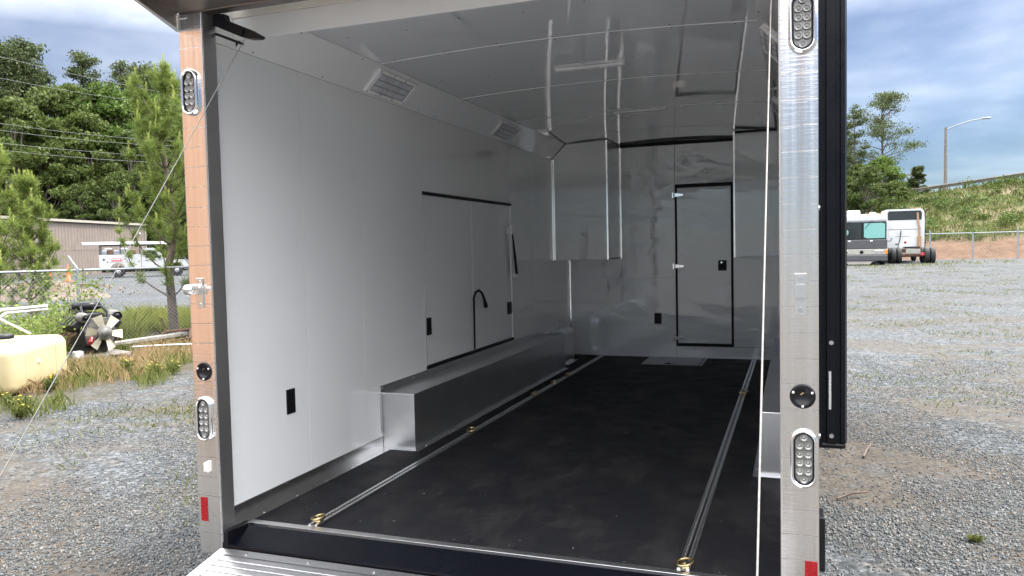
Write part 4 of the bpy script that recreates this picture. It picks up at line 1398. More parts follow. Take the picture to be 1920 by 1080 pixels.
GF = 'trees of the wood behind the tan building'
for (k, a, r_, h, lb) in (
        ('p', -53.3, 94, 23.0, 'tall dark pine at the left edge of the wood'),
        ('p', -51.6, 97, 23.8, 'highest dark pine crown above the left of the wood'),
        ('q', -48.4, 99, 23.6, 'thin pine standing out above the middle of the wood'),
        ('q', -46.2, 102, 23.4, 'see-through pine crown between the thin pine and the trailer'),
        ('p', -44.7, 98, 22.6, 'open branched pine crown nearest the trailer post'),
        ('b', -47.2, 92, 18.8, 'bright green round broadleaf tree in the middle of the wood'),
        ('b', -43.6, 93, 18.3, 'light green broadleaf tree half hidden by the trailer post'),
        ('b', -45.6, 95, 19.0, 'fresh green broadleaf tree below the open pine crown')):
    tree(k, a, r_, h, lb, GF)
SH = 'dense dark green tree in the mass of the wood behind the building'
kinds = 'acpacaacpc'
i = 0
for (r_, h0, h1, a0, a1, st) in ((88, 13.5, 16.5, -59.5, -37.0, 2.3), (92, 16.5, 19, -58.6, -36.5, 2.7), (98, 19.0, 21.5, -59.5, -37.5, 2.7)):
    a = a0
    while a < a1:
        tree(kinds[i % len(kinds)], a + rnd.uniform(-.5, .5), r_ + rnd.uniform(-2, 2), rnd.uniform(h0, h1), SH, GF)
        i += 1
        a += st
# low understorey in front of the wood
for k in range(8):
    tree('cab'[k % 2], -59 + k * 2.5 + rnd.uniform(-.5, .5), 83 + rnd.uniform(-1, 1), rnd.uniform(7.5, 9.5), 'low leafy tree at the foot of the wood behind the building', GF)

GR = 'trees beyond the motorhome'
protos['t'] = tall_pine('pine_tree', 15.2, 7.6, 31, 0.085, M['leaf_p'], 0.36, 1.0, 0.5)
protos['u'] = tall_pine('pine_tree', 13.6, 4.6, 44, 0.08, M['leaf_p'], 0.3, 0.8, -0.3)
place(protos['t'], pol(5.45, 84), 1.0, 1.2, 'tallest dark pine with long open branches behind the semi truck', 'tree', GR)
place(protos['u'], pol(3.95, 80), 1.0, 0.4, 'slender pine beside the tallest pine, above the motorhome', 'tree', GR)
o = copy_tree(protos['u']); place(o, pol(3.1, 84), 0.98, 2.4, 'slender pine touching the black awning arm', 'tree', GR)
for (k, a, r_, h, lb) in (('c', 3.4, 74, 6.8, 'dark leafy tree low behind the motorhome roof'),
                          ('a', 4.7, 73, 7.6, 'dense green tree between motorhome and semi truck'),
                          ('b', 5.5, 79, 8.8, 'feathery light green tree at the foot of the tallest pine'),
                          ('c', 6.3, 76, 6.4, 'round green tree above the semi truck cab'),
                          ('a', 7.0, 81, 6.2, 'small green tree where the wood meets the embankment'),
                          ('a', 2.2, 76, 8.0, 'dark tree behind the black awning arm'),
                          ('c', 1.0, 78, 8.6, 'dark tree hidden behind the trailer flank'),
                          ('c', 4.1, 78, 8.2, 'tall leafy tree behind the motorhome')):
    tree(k, a, r_, h, lb, GR)
protos['s'] = tall_pine('small_pine', 3.2, 1.8, 61, 0.10, M['leaf_p'], 0.08, 0.9)
place(protos['s'], pol(7.62, 80), 1.0, 0, 'small young pine on top of the embankment by the utility pole', 'tree', None, 5.0)
o = copy_tree(protos['s']); place(o, pol(7.15, 82), 0.8, 1, 'smaller pine leaning out of the wood beside the utility pole', 'tree', None, 4.6)


# young pines by the fence: whorled branches carrying long needles and pale candles
def young_pine(name, h, w, seed, label, dens=3):
    r_ = random.Random(seed); rs = np.random.RandomState(seed)
    o = empty(name)
    tk = MB()
    tp = [Vector((r_.uniform(-.04, .04) * k, r_.uniform(-.04, .04) * k, h * 0.97 * k / 7)) for k in range(8)]
    tk.tube(tp, 0.08, 8, radii=[0.085 * h / 5 * (1 - 0.85 * k / 7) + 0.008 for k in range(8)])
    tufts, candles = [], []
    whorls = 9
    for j in range(whorls):
        t = 0.16 + 0.80 * j / (whorls - 1)
        i = min(6, int(t * 7)); b = tp[i].lerp(tp[i + 1], t * 7 - i)
        nb = r_.randint(4, 6) if t > 0.3 else 3
        a0 = r_.uniform(0, 6.28)
        for k in range(nb):
            a = a0 + 6.283 * k / nb + r_.uniform(-.35, .35)
            L = w * 0.5 * (1.02 - t) ** 0.55 * r_.uniform(0.6, 1.35) + 0.15
            lp = limb_path(b, (math.cos(a), math.sin(a), 0.30 + 0.6 * t), L, r_, 0.85, 5)
            tk.tube(lp, 0.012, 5, radii=[0.020, 0.016, 0.013, 0.010, 0.008, 0.006])
            for m_ in range(2, 6):
                d = (lp[m_] - lp[m_ - 1]).normalized()
                for sub in range(dens):
                    tufts.append((lp[m_ - 1].lerp(lp[m_], r_.random()) + Vector((r_.uniform(-.07, .07), r_.uniform(-.07, .07), r_.uniform(-.03, .07))), (d + Vector((r_.uniform(-.6, .6), r_.uniform(-.6, .6), r_.uniform(-.1, .7)))).normalized()))
            sd = Vector((r_.uniform(-.15, .15), r_.uniform(-.15, .15), 1)).normalized()
            tufts.append((lp[-1], sd))
            candles.append((lp[-1], sd, r_.uniform(0.16, 0.30)))
            if r_.random() < 0.6:
                candles.append((lp[-1] + Vector((r_.uniform(-.08, .08), r_.uniform(-.08, .08), -0.02)), sd, r_.uniform(0.10, 0.2)))
    for k in range(4):
        candles.append((tp[-1] + Vector((r_.uniform(-.07, .07), r_.uniform(-.07, .07), -0.03)), Vector((0, 0, 1)), r_.uniform(0.2, 0.42)))
    tk.build('trunk', M['bark'], o)
    tri = []
    for (p, d) in tufts:
        n = 66
        v = rs.randn(n, 3); v /= np.linalg.norm(v, axis=1)[:, None]
        v = v * 0.75 + np.array(d) * 0.75
        v /= np.linalg.norm(v, axis=1)[:, None]
        v[:, 2] -= 0.08
        L = 0.12 + 0.12 * rs.rand(n)
        b = np.array(p) + rs.randn(n, 3) * 0.025
        tip = b + v * L[:, None]
        sd = np.cross(v, rs.randn(n, 3)); sd /= np.linalg.norm(sd, axis=1)[:, None]
        tri.append(np.stack([b - sd * 0.005, b + sd * 0.005, tip], 1))
    soup('needles', np.concatenate(tri).reshape(-1, 3), M['needle'], 3, o)
    tri = []
    for (p, d, L) in candles:
        n = 60
        t = rs.rand(n)
        b = np.array(p)[None] + np.array(d)[None] * (t * L)[:, None]
        v = rs.randn(n, 3); v /= np.linalg.norm(v, axis=1)[:, None]
        v = v * 0.45 + np.array(d); v /= np.linalg.norm(v, axis=1)[:, None]
        tip = b + v * (0.05 + 0.05 * rs.rand(n))[:, None]
        sd = np.cross(v, rs.randn(n, 3)); sd /= np.linalg.norm(sd, axis=1)[:, None]
        tri.append(np.stack([b - sd * 0.006, b + sd * 0.006, tip], 1))
    soup('candles', np.concatenate(tri).reshape(-1, 3), M['candle'], 3, o)
    tag(o, label, 'pine tree', 'young pines along the fence')
    return o


o = young_pine('young_pine', 5.35, 3.0, 4, 'young long needled pine with pale shoots beside the trailer post', 2); o.location = (-9.42, 9.72, 0.0)
o = young_pine('young_pine', 3.75, 2.3, 9, 'young pine at the left picture edge in front of the tan building', 1); o.location = (-12.25, 8.05, 0.0)
o = young_pine('young_pine', 3.2, 1.6, 14, 'smaller young pine just beside the leftmost pine', 1); o.location = (-12.5, 9.05, 0.0)
o = young_pine('young_pine', 3.9, 2.6, 19, 'young pine half hidden behind the trailer post'); o.location = (-8.1, 10.4, 0.0)


def shrub(name, xy, h, w, seed, label, nst=11, mat='shrubleaf', leaf=0.035, per=90):
    r_ = random.Random(seed); rs = np.random.RandomState(seed)
    o = empty(name, (xy[0], xy[1], ground_h(*xy)))
    st = MB(); pts = []
    for k in range(nst):
        a = r_.uniform(0, 6.28); s = r_.uniform(0.2, 1) * w / 2
        top = Vector((s * math.cos(a), s * math.sin(a), h * r_.uniform(0.6, 1.05)))
        mid = Vector((top.x * 0.35, top.y * 0.35, top.z * 0.5))
        st.tube([(0, 0, 0), mid, top], 0.008, 5, radii=[0.012, 0.008, 0.003])
        for m_ in range(5):
            t = r_.uniform(0.25, 1.0)
            c = mid.lerp(top, t) if t > 0.5 else Vector((0, 0, 0)).lerp(mid, t + 0.4)
            n = int(per / 5)
            pts.append(np.array(c) + rs.randn(n, 3) * np.array([0.10, 0.10, 0.12]) * (w / 1.2))
    st.build('stems', M['bark_g'], o)
    soup('leaves', quad_leaves(np.concatenate(pts), leaf, rs), M[mat], 4, o)
    tag(o, label, 'shrub')


shrub('shrub', (-9.6, 7.55), 1.45, 1.5, 5, 'wispy light green shrub in front of the fence post', 15, per=80)
shrub('shrub', (-8.9, 6.1), 0.85, 1.5, 6, 'leafy green shrub behind the cream tank', 14, per=120)
shrub('shrub', (-10.6, 6.4), 0.9, 1.6, 7, 'low green shrub under the white pipes', 13, per=120)
shrub('shrub', (-9.35, 7.3), 0.8, 0.9, 8, 'small weedy shrub close behind the engine', 10, 'ygrass')

# ------------------------------------------------------------------ chain-link fence by the pines
def chain_mesh(x0, z0, x1, z1, pitch, r_):
    m = MB()
    w, h = x1 - x0, z1 - z0
    for s in (1, -1):
        c = -h
        while c < w:
            a0, a1 = max(0, -c), min(h, w - c)
            if a1 > a0 + 0.01:
                p0 = (x0 + c + a0, 0, z0 + a0) if s > 0 else (x1 - (c + a0), 0, z0 + a0)
                p1 = (x0 + c + a1, 0, z0 + a1) if s > 0 else (x1 - (c + a1), 0, z0 + a1)
                m.tube([(p0[0], s * r_, p0[2]), (p1[0], s * r_, p1[2])], r_, 3, False)
            c += pitch
    return m


FA, FB = Vector((-9.94, 7.95, 0)), Vector((-8.95, 9.72, 0))
fd = (FB - FA); flen = fd.length; frz = math.atan2(fd.y, fd.x)
fe = empty('chain_link_fence', FA, frz)
tag(fe, 'galvanised chain-link fence with barbed wire arm between engine and pines', 'fence')
for (x, arm) in ((0.0, True), (flen, False), (-3.0, False), (flen * 2 + 0.9, False)):
    p = MB().cyl((x, 0, 0), (x, 0, 1.49 if arm else 1.46), 0.032, 12).build('fence_post', M['galv'], fe)
    MB().tube([(x, 0, 1.485), (x, 0.004, 1.5), (x - 0.10, 0.19, 1.72)], 0.018, 8).build('barb_arm', M['galv'], p)
MB().cyl((-3.0, 0, 1.46), (flen * 2 + 0.9, 0, 1.455), 0.022, 10).build('top_rail', M['galv'], fe)
tag(chain_mesh(-3.0, 0.04, flen * 2 + 0.9, 1.45, 0.075, 0.0022).build('chain_link_mesh', M['galv'], fe), kind='stuff')

# ------------------------------------------------------------------ tank, engine, scrap
def rounded_box(l, w, h, c, seg=5):
    bm = bmesh.new()
    bmesh.ops.create_cube(bm, size=1.0)
    for v in bm.verts:
        v.co = Vector((v.co.x * l, v.co.y * w, (v.co.z + 0.5) * h))
    bmesh.ops.bevel(bm, geom=bm.edges[:], offset=c, segments=seg, profile=0.5, affect='EDGES')
    return bm


tdir = Vector((-0.69, 1.33, 0)).normalized()
trz = math.atan2(tdir.y, tdir.x)
tn = Vector((-tdir.y, tdir.x, 0))
tc = Vector((-6.45, 3.95, 0)) + tdir * 0.80 + tn * 0.42
tk = empty('water_tank', (tc.x, tc.y, 0.0), trz)
tag(tk, 'cream plastic water tank with black lid standing in the weeds', 'tank')
MB().bm(rounded_box(1.62, 0.86, 0.62, 0.13, 6), True).build('tank_body', M['tank'], tk)
MB().bm(rounded_box(0.52, 0.5, 0.06, 0.028, 3), True).build('tank_dome', M['tank'], tk, (-0.02, 0.02, 0.592))
MB().lathe([(0.0, 0.06), (0.12, 0.06), (0.135, 0.045), (0.135, 0.0)], (0, 0, 0), 'Z', 24).build('tank_lid', M['black'], tk, (-0.05, 0.03, 0.65))
for x in (-0.42, 0.42):
    MB().box(x - 0.05, x + 0.05, -0.436, -0.424, 0.14, 0.50, 0.005).build('tank_rib', M['tank'], tk)
MB().lathe([(0.0, -0.01), (0.035, -0.008), (0.04, 0.0)], (0, 0, 0), 'Y', 14).build('tank_label', M['plastic_w'], tk, (-0.12, -0.432, 0.36))

en = empty('engine', (-8.55, 6.98, 0.12), -0.36)
en.scale = (1.2, 1.2, 1.25)
tag(en, 'oily black engine with ivory fan sitting on a wooden pallet', 'engine')
MB().prism([(-0.20, 0.10), (0.20, 0.10), (0.24, 0.30), (0.16, 0.42), (-0.16, 0.42), (-0.24, 0.30)], 'X', -0.38, 0.22).build('engine_block', M['engine'], en)
MB().box(-0.34, 0.15, -0.15, 0.15, -0.02, 0.099, 0.03).build('oil_pan', M['engine'], en)
for s in (1, -1):
    mt = Matrix.Translation((0, s * 0.235, 0.385)) @ Matrix.Rotation(-s * R(38), 4, 'X')
    vc = MB().box(-0.40, 0.20, -0.085, 0.085, -0.05, 0.06, 0.02).xf(mt).build('valve_cover', M['engine'], en)
    m = MB()
    for k in range(5):
        m.box(-0.36 + k * 0.12, -0.33 + k * 0.12, -0.06, 0.06, 0.0605, 0.07)
    m.xf(mt).build('cover_ribs', M['black'], vc)
    for k in range(4):
        MB().tube([(-0.3 + k * 0.14, s * 0.24, 0.27), (-0.3 + k * 0.14, s * 0.33, 0.22), (-0.27 + k * 0.11, s * 0.34, 0.12)], 0.022, 7).build('exhaust_runner', M['rust'], en)
MB().box(-0.32, 0.12, -0.12, 0.12, 0.42, 0.52, 0.02).build('intake_manifold', M['engine'], en)
MB().lathe([(0.0, 0.115), (0.05, 0.115), (0.07, 0.10), (0.10, 0.115), (0.17, 0.10), (0.185, 0.06), (0.18, 0.01), (0.14, 0.0), (0.0, 0.0)], (0, 0, 0), 'Z', 26).build('air_cleaner', M['black'], en, (-0.16, 0.0, 0.55))
MB().tube([(0.0, 0.02, 0.58), (0.10, 0.1, 0.60), (0.20, 0.14, 0.52), (0.27, 0.12, 0.40)], 0.022, 8).build('hose', M['black'], en)
MB().tube([(-0.05, -0.1, 0.60), (0.08, -0.16, 0.60), (0.18, -0.18, 0.50), (0.26, -0.12, 0.36)], 0.018, 8).build('hose', M['black'], en)
MB().tube([(-0.36, -0.15, 0.5), (-0.2, -0.2, 0.57), (0.0, -0.17, 0.54), (0.12, -0.1, 0.56)], 0.010, 6).build('wiring', M['black'], en)
MB().prism([(-0.16, 0.12), (0.16, 0.12), (0.2, 0.30), (0.12, 0.46), (-0.1, 0.46), (-0.2, 0.3)], 'X', 0.222, 0.29).build('timing_cover', M['engine_g'], en)
MB().lathe([(0.0, 0.0), (0.06, 0.0), (0.07, 0.02), (0.07, 0.13), (0.05, 0.15), (0.0, 0.15)], (0, 0, 0), 'X', 18).build('alternator', M['engine_g'], en, (0.12, -0.2, 0.47))
MB().lathe([(0.0, 0.0), (0.075, 0.0), (0.08, 0.02), (0.08, 0.15), (0.06, 0.17), (0.0, 0.17)], (0, 0, 0), 'X', 18).build('compressor', M['engine_g'], en, (0.10, 0.21, 0.47))
for (y, z, r_) in ((0.0, 0.16, 0.085), (-0.2, 0.47, 0.04), (0.21, 0.47, 0.06)):
    MB().lathe([(0.0, 0.03), (r_ * 0.5, 0.03), (r_ * 0.6, 0.015), (r_ * 0.9, 0.012), (r_, 0.03), (r_, -0.012), (0.0, -0.012)], (0, 0, 0), 'X', 20).build('pulley', M['black'], en, (0.32, y, z))
MB().cyl((0.30, -0.13, 0.20), (0.36, -0.16, 0.14), 0.035, 12).build('red_cap', M['red'], en)
MB().box(0.22, 0.33, -0.35, -0.24, -0.08, 0.05, 0.015).build('white_bottle', M['pvc'], en)
fan = MB().lathe([(0.0, 0.045), (0.045, 0.045), (0.05, 0.03), (0.075, 0.028), (0.085, 0.02), (0.095, 0.02), (0.098, -0.02), (0.0, -0.02)], (0, 0, 0), 'X', 24).build('cooling_fan', M['engine_g'], en, (0.42, 0.0, 0.27))
for k in range(6):
    a = R(22 + 60 * k)
    m = MB()
    v = []
    for (t, wd) in ((0.085, 0.030), (0.15, 0.045), (0.235, 0.058)):
        for (s, tw) in ((-1, -0.018), (1, 0.018)):
            for dx in (-0.002, 0.002):
                v.append((dx + tw, s * wd, t))
    f = [(0, 2, 6, 4), (4, 6, 10, 8), (1, 5, 7, 3), (5, 9, 11, 7), (0, 4, 5, 1), (4, 8, 9, 5), (2, 3, 7, 6), (6, 7, 11, 10), (8, 10, 11, 9), (0, 1, 3, 2)]
    m.add(v, f).xf(Matrix.Rotation(a, 4, 'X')).build('fan_blade', M['fan'], fan)
pl = empty('pallet', (-8.50, 6.95, 0.0), -0.36)
tag(pl, 'weathered wooden pallet under the engine', 'pallet')
for k in range(5):
    MB().box(-0.5 + k * 0.2, -0.36 + k * 0.2, -0.42, 0.42, 0.075, 0.098).build('deck_board', M['wood'], pl)
for y in (-0.38, 0.0, 0.38):
    MB().box(-0.5, 0.5, y - 0.04, y + 0.04, 0.0, 0.074).build('stringer', M['wood'], pl)

o = MB().box(-1.0, 1.0, -0.10, 0.10, 0.0, 0.06, 0.004).build('plank', M['wood'], None, (-9.0, 8.75, 0.10)); o.rotation_euler = (0, -0.02, math.atan2(1.5, 0.25))
tag(o, 'long grey weathered plank lying at the foot of the fence', 'plank')
stick('pipe', (-8.45, 7.70, 0.10), (-7.05, 8.25, 0.12), 0.018, M['pvc'], 'thin whitish pipe on the ground between engine and trailer post', 'pipe')
stick('pipe', (-8.15, 8.25, 0.14), (-7.2, 8.75, 0.22), 0.012, M['rust'], 'thin rusty rod on the ground near the trailer post', 'rod')
stick('pole', (-7.9, 4.2, 0.64), (-8.09, 5.80, 0.97), 0.022, M['pvc'], 'upper white pole of the pair sticking out over the tank', 'pole')
stick('pole', (-7.9, 4.35, 0.58), (-8.11, 5.82, 0.92), 0.018, M['pvc'], 'lower white pole of the pair sticking out over the tank', 'pole')
stick('pole', (-7.6, 4.2, 0.90), (-7.44, 5.0, 0.65), 0.016, M['pvc'], 'short white pole pointing down towards the tank lid', 'pole')
sc = empty('scrap_frame', (-8.75, 9.25, 0.0), 0.9)
tag(sc, 'dark rusty scrap frame beside the pine trunk', 'scrap')
MB().tube([(-0.5, 0, 0.1), (-0.3, 0.1, 0.22), (0.5, 0.1, 0.25), (0.7, 0, 0.2)], 0.02, 6).build('frame_bar', M['rust'], sc)
MB().tube([(-0.45, 0.2, 0.05), (0.0, 0.25, 0.18), (0.6, 0.2, 0.32)], 0.018, 6).build('frame_bar', M['rust'], sc)
MB().tube([(-0.3, 0.05, 0.2), (-0.38, 0.02, 0.5)], 0.012, 6).build('frame_bar', M['rust'], sc)
MB().tube([(0.1, -0.1, 0.05), (0.15, 0.1, 0.24), (0.1, 0.25, 0.2)], 0.03, 8).build('axle_tube', M['rust'], sc)
MB().lathe([(0.0, 0.1), (0.08, 0.1), (0.12, 0.05), (0.12, -0.05), (0.0, -0.05)], (0, 0, 0), 'X', 14).build('hub', M['engine'], sc, (0.4, 0.05, 0.12))

# soil mound with wood chips, cones
mm = MB()
n1, n2 = 28, 12
v = []
for i in range(n1 + 1):
    for j in range(n2 + 1):
        u, w = i / n1, j / n2
        hgt = math.sin(math.pi * u) ** 0.6 * math.sin(math.pi * w) ** 0.8 * (0.85 + 0.25 * math.sin(u * 17 + w * 5) + 0.1 * math.sin(u * 41 + w * 23))
        v.append(((u - 0.5) * 5.4, (w - 0.5) * 4.0, hgt * 0.62 - 0.05))
f = [(i * (n2 + 1) + j, (i + 1) * (n2 + 1) + j, (i + 1) * (n2 + 1) + j + 1, i * (n2 + 1) + j + 1) for i in range(n1) for j in range(n2)]
mo = mm.add(v, f, True).build('soil_mound', M['mound'], None)
mxy = pol(-51.9, 34)
mo.location = (mxy[0], mxy[1], ground_h(*mxy)); mo.rotation_euler = (0, 0, R(52))
tag(mo, 'low brown soil mound topped with wood chips behind the fence', 'mound')
rs = np.random.RandomState(77)
cp = np.stack([rs.randn(1500) * 1.3, rs.randn(1500) * 0.7, np.zeros(1500)], 1)
cp[:, 2] = 0.5 - 0.06 * cp[:, 0] ** 2 / 2 - 0.12 * cp[:, 1] ** 2 + rs.rand(1500) * 0.05
soup('wood_chips', quad_leaves(cp, 0.06, rs, 0.5), M['chips'], 4, mo)


def cone(deg, r_, h, label):
    xy = pol(deg, r_)
    o = empty('traffic_cone', (xy[0], xy[1], ground_h(*xy)))
    tag(o, label, 'traffic cone', 'orange traffic cones')
    MB().lathe([(0.17 * h, 0.03), (0.155 * h, 0.04), (0.035 * h, h - 0.01), (0.03 * h, h), (0.0, h)], (0, 0, 0), 'Z', 18).build('cone_body', M['orange'], o)
    MB().box(-0.2 * h, 0.2 * h, -0.2 * h, 0.2 * h, 0.0, 0.035, 0.008).build('cone_base', M['orange'], o)
    MB().lathe([(0.112 * h, 0.42 * h), (0.085 * h, 0.62 * h)], (0, 0, 0), 'Z', 18).build('cone_collar', M['orange'], o)


cone(-49.75, 51, 0.95, 'orange traffic cone standing upright behind the fence post')
cone(-50.75, 54, 0.62, 'shorter orange traffic cone beside the wood chips')

# ------------------------------------------------------------------ tan metal building
BA, BB = Vector((-50.7, 50.1, 0)), Vector((-46.1, 33.3, 0))
bd = (BB - BA); blen = bd.length * 1.9; brz = math.atan2(bd.y, bd.x)
bl = empty('metal_building', (BA.x, BA.y, 0.3), brz)
tag(bl, 'tan ribbed metal building with pale roof edge below the wood', 'building')
# local: x along the front wall, -y is inside (away from camera)
MB().box(0.0, blen, -12.0, 0.0, 0.0, 4.05).build('wall', M['tan_metal'], bl)
rb = MB()
x = 0.15
while x < blen:
    rb.prism([(x, 0.0005), (x + 0.05, 0.035), (x + 0.11, 0.035), (x + 0.16, 0.0005)], 'Z', 0.05, 3.95)
    x += 0.36
tag(rb.build('wall_ribs', M['tan_metal'], bl), kind='stuff')
MB().box(0.0, blen, 0.002, 0.022, 2.02, 2.07).build('wall_seam', M['tan_metal'], bl)
MB().prism([(-12.2, 3.75), (0.22, 4.10), (0.22, 4.28), (-12.2, 4.0)], 'X', -0.2, blen + 0.2).build('roof', M['tan_trim'], bl)
MB().box(-0.06, 0.06, 0.037, 0.06, 0.0, 4.06).build('corner_trim', M['tan_trim'], bl)
for (x, z, w) in ((6.1, 1.25, 0.55), (0.9, 3.35, 0.2)):
    MB().box(x, x + w, 0.037, 0.10, z, z + 0.14, 0.01).build('wall_light', M['plastic_w'], bl)

# ------------------------------------------------------------------ white service truck in front of it
tr_ = empty('service_truck', (-40.55, 36.1, 0.36), R(45.3))
tag(tr_, 'white service pickup with ladder rack and tool boxes parked before the tan building', 'truck')
bd_ = MB()
prof = [(0.0, 0.55), (0.62, 0.55)] + [(1.10 + 0.46 * math.cos(R(a)), 0.52 + 0.46 * math.sin(R(a))) for a in range(170, 5, -15)] + [(1.58, 0.55), (2.45, 0.55), (2.45, 1.52), (0.0, 1.52)]
bd_.prism(prof, 'Y', -0.98, 0.98).build('service_body', M['veh_white'], tr_)
for (x0, x1, z0, z1) in ((0.05, 0.55, 0.62, 1.46), (0.60, 1.62, 1.03, 1.46), (1.67, 2.40, 0.62, 1.46)):
    d = MB().box(x0, x1, -0.996, -0.981, z0, z1, 0.006).build('locker_door', M['veh_white'], tr_)
    MB().box(x1 - 0.10, x1 - 0.04, -1.004, -0.9965, (z0 + z1) / 2 - 0.04, (z0 + z1) / 2 + 0.04).build('locker_latch', M['black'], d)
MB().box(0.72, 1.28, -1.002, -0.9965, 1.08, 1.26).build('red_decal', M['red_paint'], tr_)
sg = MB()
for k in range(5):
    sg.box(0.77 + k * 0.095, 0.83 + k * 0.095, -1.0045, -1.0025, 1.16, 1.22)
tag(sg.build('decal_lettering', M['plastic_w'], tr_), kind='stuff')
MB().prism([(0.17, 1.14), (0.24, 1.20), (0.22, 1.30), (0.30, 1.24), (0.40, 1.25), (0.31, 1.19), (0.33, 1.10), (0.25, 1.16)], 'Y', -1.0, -0.9965).build('emblem', M['black'], tr_)
cabp = [(2.50, 0.52), (4.02, 0.52), (4.02, 1.20), (3.95, 1.24), (3.42, 1.88), (3.30, 1.93), (2.62, 1.93), (2.52, 1.86)]
MB().prism(cabp, 'Y', -0.95, 0.95).build('cab', M['veh_white'], tr_)
hoodp = [(4.03, 0.50)] + [(4.62 + 0.46 * math.cos(R(a)), 0.50 + 0.44 * math.sin(R(a))) for a in range(180, -1, -15)] + [(5.30, 0.50), (5.35, 0.95), (5.28, 1.10), (4.03, 1.21)]
MB().prism(hoodp, 'Y', -0.95, 0.95).build('hood', M['veh_white'], tr_)
dr = MB().prism([(2.60, 0.60), (3.85, 0.60), (3.85, 1.22), (2.60, 1.22)], 'Y', -0.962, -0.951).build('door', M['veh_white'], tr_)
MB().prism([(2.72, 1.27), (3.62, 1.27), (3.32, 1.78), (2.80, 1.78)], 'Y', -0.962, -0.951).build('side_window', M['glass_d'], tr_)
MB().box(2.70, 2.86, -0.972, -0.9625, 1.08, 1.12).build('handle', M['black'], dr)
MB().add([(3.46, -0.88, 1.86), (3.98, -0.9, 1.24), (3.98, 0.9, 1.24), (3.46, 0.88, 1.86), (3.475, -0.88, 1.875), (3.995, -0.9, 1.255), (3.995, 0.9, 1.255), (3.475, 0.88, 1.875)],
         [(0, 1, 2, 3), (4, 5, 6, 7), (0, 1, 5, 4), (1, 2, 6, 5), (2, 3, 7, 6), (3, 0, 4, 7)]).build('windscreen', M['glass_d'], tr_)
MB().box(3.50, 3.66, -1.16, -0.98, 1.22, 1.44, 0.03).build('mirror', M['black'], tr_)
for x in (1.10, 4.62):
    for y in (-0.93, 0.70):
        w = MB().lathe([(0.20, 0.0), (0.36, 0.0), (0.385, 0.03), (0.385, 0.2), (0.36, 0.23), (0.20, 0.23)], (0, 0, 0), 'Y', 24).build('wheel', M['tyre'], tr_, (x, y, 0.385))
        MB().lathe([(0.0, 0.04), (0.07, 0.03), (0.21, 0.06), (0.21, 0.16), (0.0, 0.16)], (0, 0, 0), 'Y', 18).build('rim', M['steel'], w)
MB().box(0.1, 5.2, -0.5, 0.5, 0.36, 0.52).build('chassis', M['black'], tr_)
MB().box(-0.12, 0.0, -0.95, 0.95, 0.48, 0.66, 0.02).build('rear_bumper', M['steel'], tr_)
MB().box(5.35, 5.45, -0.93, 0.93, 0.48, 0.72, 0.03).build('front_bumper', M['steel'], tr_)
for x in (0.06, 1.25, 2.40):
    MB().tube([(x, -0.93, 1.53), (x, -0.93, 2.10), (x, 0.93, 2.10), (x, 0.93, 1.53)], 0.03, 8).build('rack_hoop', M['black'], tr_)
for y in (-0.93, 0.93):
    MB().tube([(0.06, y, 2.12), (2.4, y, 2.12), (3.9, y, 2.16), (4.1, y, 2.1), (4.25, y, 1.2)], 0.03, 8).build('rack_rail', M['black'], tr_)
for (z, x0, x1, y) in ((2.20, -0.9, 3.6, -0.90), (2.30, -0.95, 3.9, -0.86), (2.24, -0.6, 3.7, -0.5), (2.22, -0.3, 4.2, 0.3)):
    MB().cyl((x0, y, z), (x1, y, z), 0.055, 10).build('rack_pipe', M['pvc'], tr_)
for k, (x, y, z, s) in enumerate(((0.3, -0.6, 1.66, 0.2), (0.68, -0.55, 1.70, 0.24), (1.0, -0.6, 1.68, 0.2), (1.6, -0.5, 1.72, 0.26), (2.0, -0.55, 1.66, 0.2), (0.5, 0.3, 1.7, 0.3), (1.4, 0.3, 1.7, 0.3))):
    MB().bm(rounded_box(s * 1.7, s * 1.6, s * 1.5, s * 0.35, 3), True).build('cargo_sack', M['rust'] if k % 3 == 1 else M['galv'], tr_, (x, y, 1.523))

# ------------------------------------------------------------------ motorhome
rv = empty('motorhome', (5.98, 43.75, 0.38), -0.07)
tag(rv, 'old motorhome seen head on with teal curtains behind its windscreen', 'motorhome')
def rbx(w, y0, y1, z0, z1, c):
    return MB().box(-w / 2, w / 2, y0, y1, z0, z1, c)
rbx(2.50, 0.0, 8.8, 2.36, 2.78, 0.10).build('roof_shell', M['veh_white'], rv)
rbx(2.48, 0.06, 8.78, 0.55, 2.40, 0.06).build('body', M['veh_white'], rv)
rbx(2.50, -0.02, 0.30, 0.88, 1.40, 0.04).build('front_panel', M['veh_grey'], rv)
rbx(2.51, -0.04, 0.25, 0.57, 0.878, 0.03).build('grille_band', M['veh_cream'], rv)
rbx(2.52, -0.14, 0.20, 0.22, 0.566, 0.05).build('bumper', M['veh_grey'], rv)
MB().prism([(-0.85, 0.22), (0.55, 0.22), (0.38, 0.05), (-0.68, 0.05)], 'Y', -0.10, 0.0).build('air_dam', M['veh_cream'], rv)
MB().box(-1.21, 1.21, 0.02, 0.075, 1.405, 2.355, 0.02).build('window_frame', M['black'], rv)
for (x0, x1) in ((-1.18, -0.035), (0.035, 1.18)):
    MB().box(x0, x1, 0.012, 0.02, 1.44, 2.32).build('windscreen_pane', M['glass_d'], rv)
def curtain(xs):
    m = MB()
    n = len(xs) - 1
    v = []
    for (x, zt, zb, k) in xs:
        v += [(x, 0.004 + 0.003 * (k % 2), zb), (x, 0.004 + 0.003 * (k % 2), zt)]
    m.add(v, [(2 * i, 2 * i + 2, 2 * i + 3, 2 * i + 1) for i in range(n)])
    v2 = [(a, b + 0.006, c) for a, b, c in v]
    m.add(v2, [(2 * i, 2 * i + 1, 2 * i + 3, 2 * i + 2) for i in range(n)])
    return m
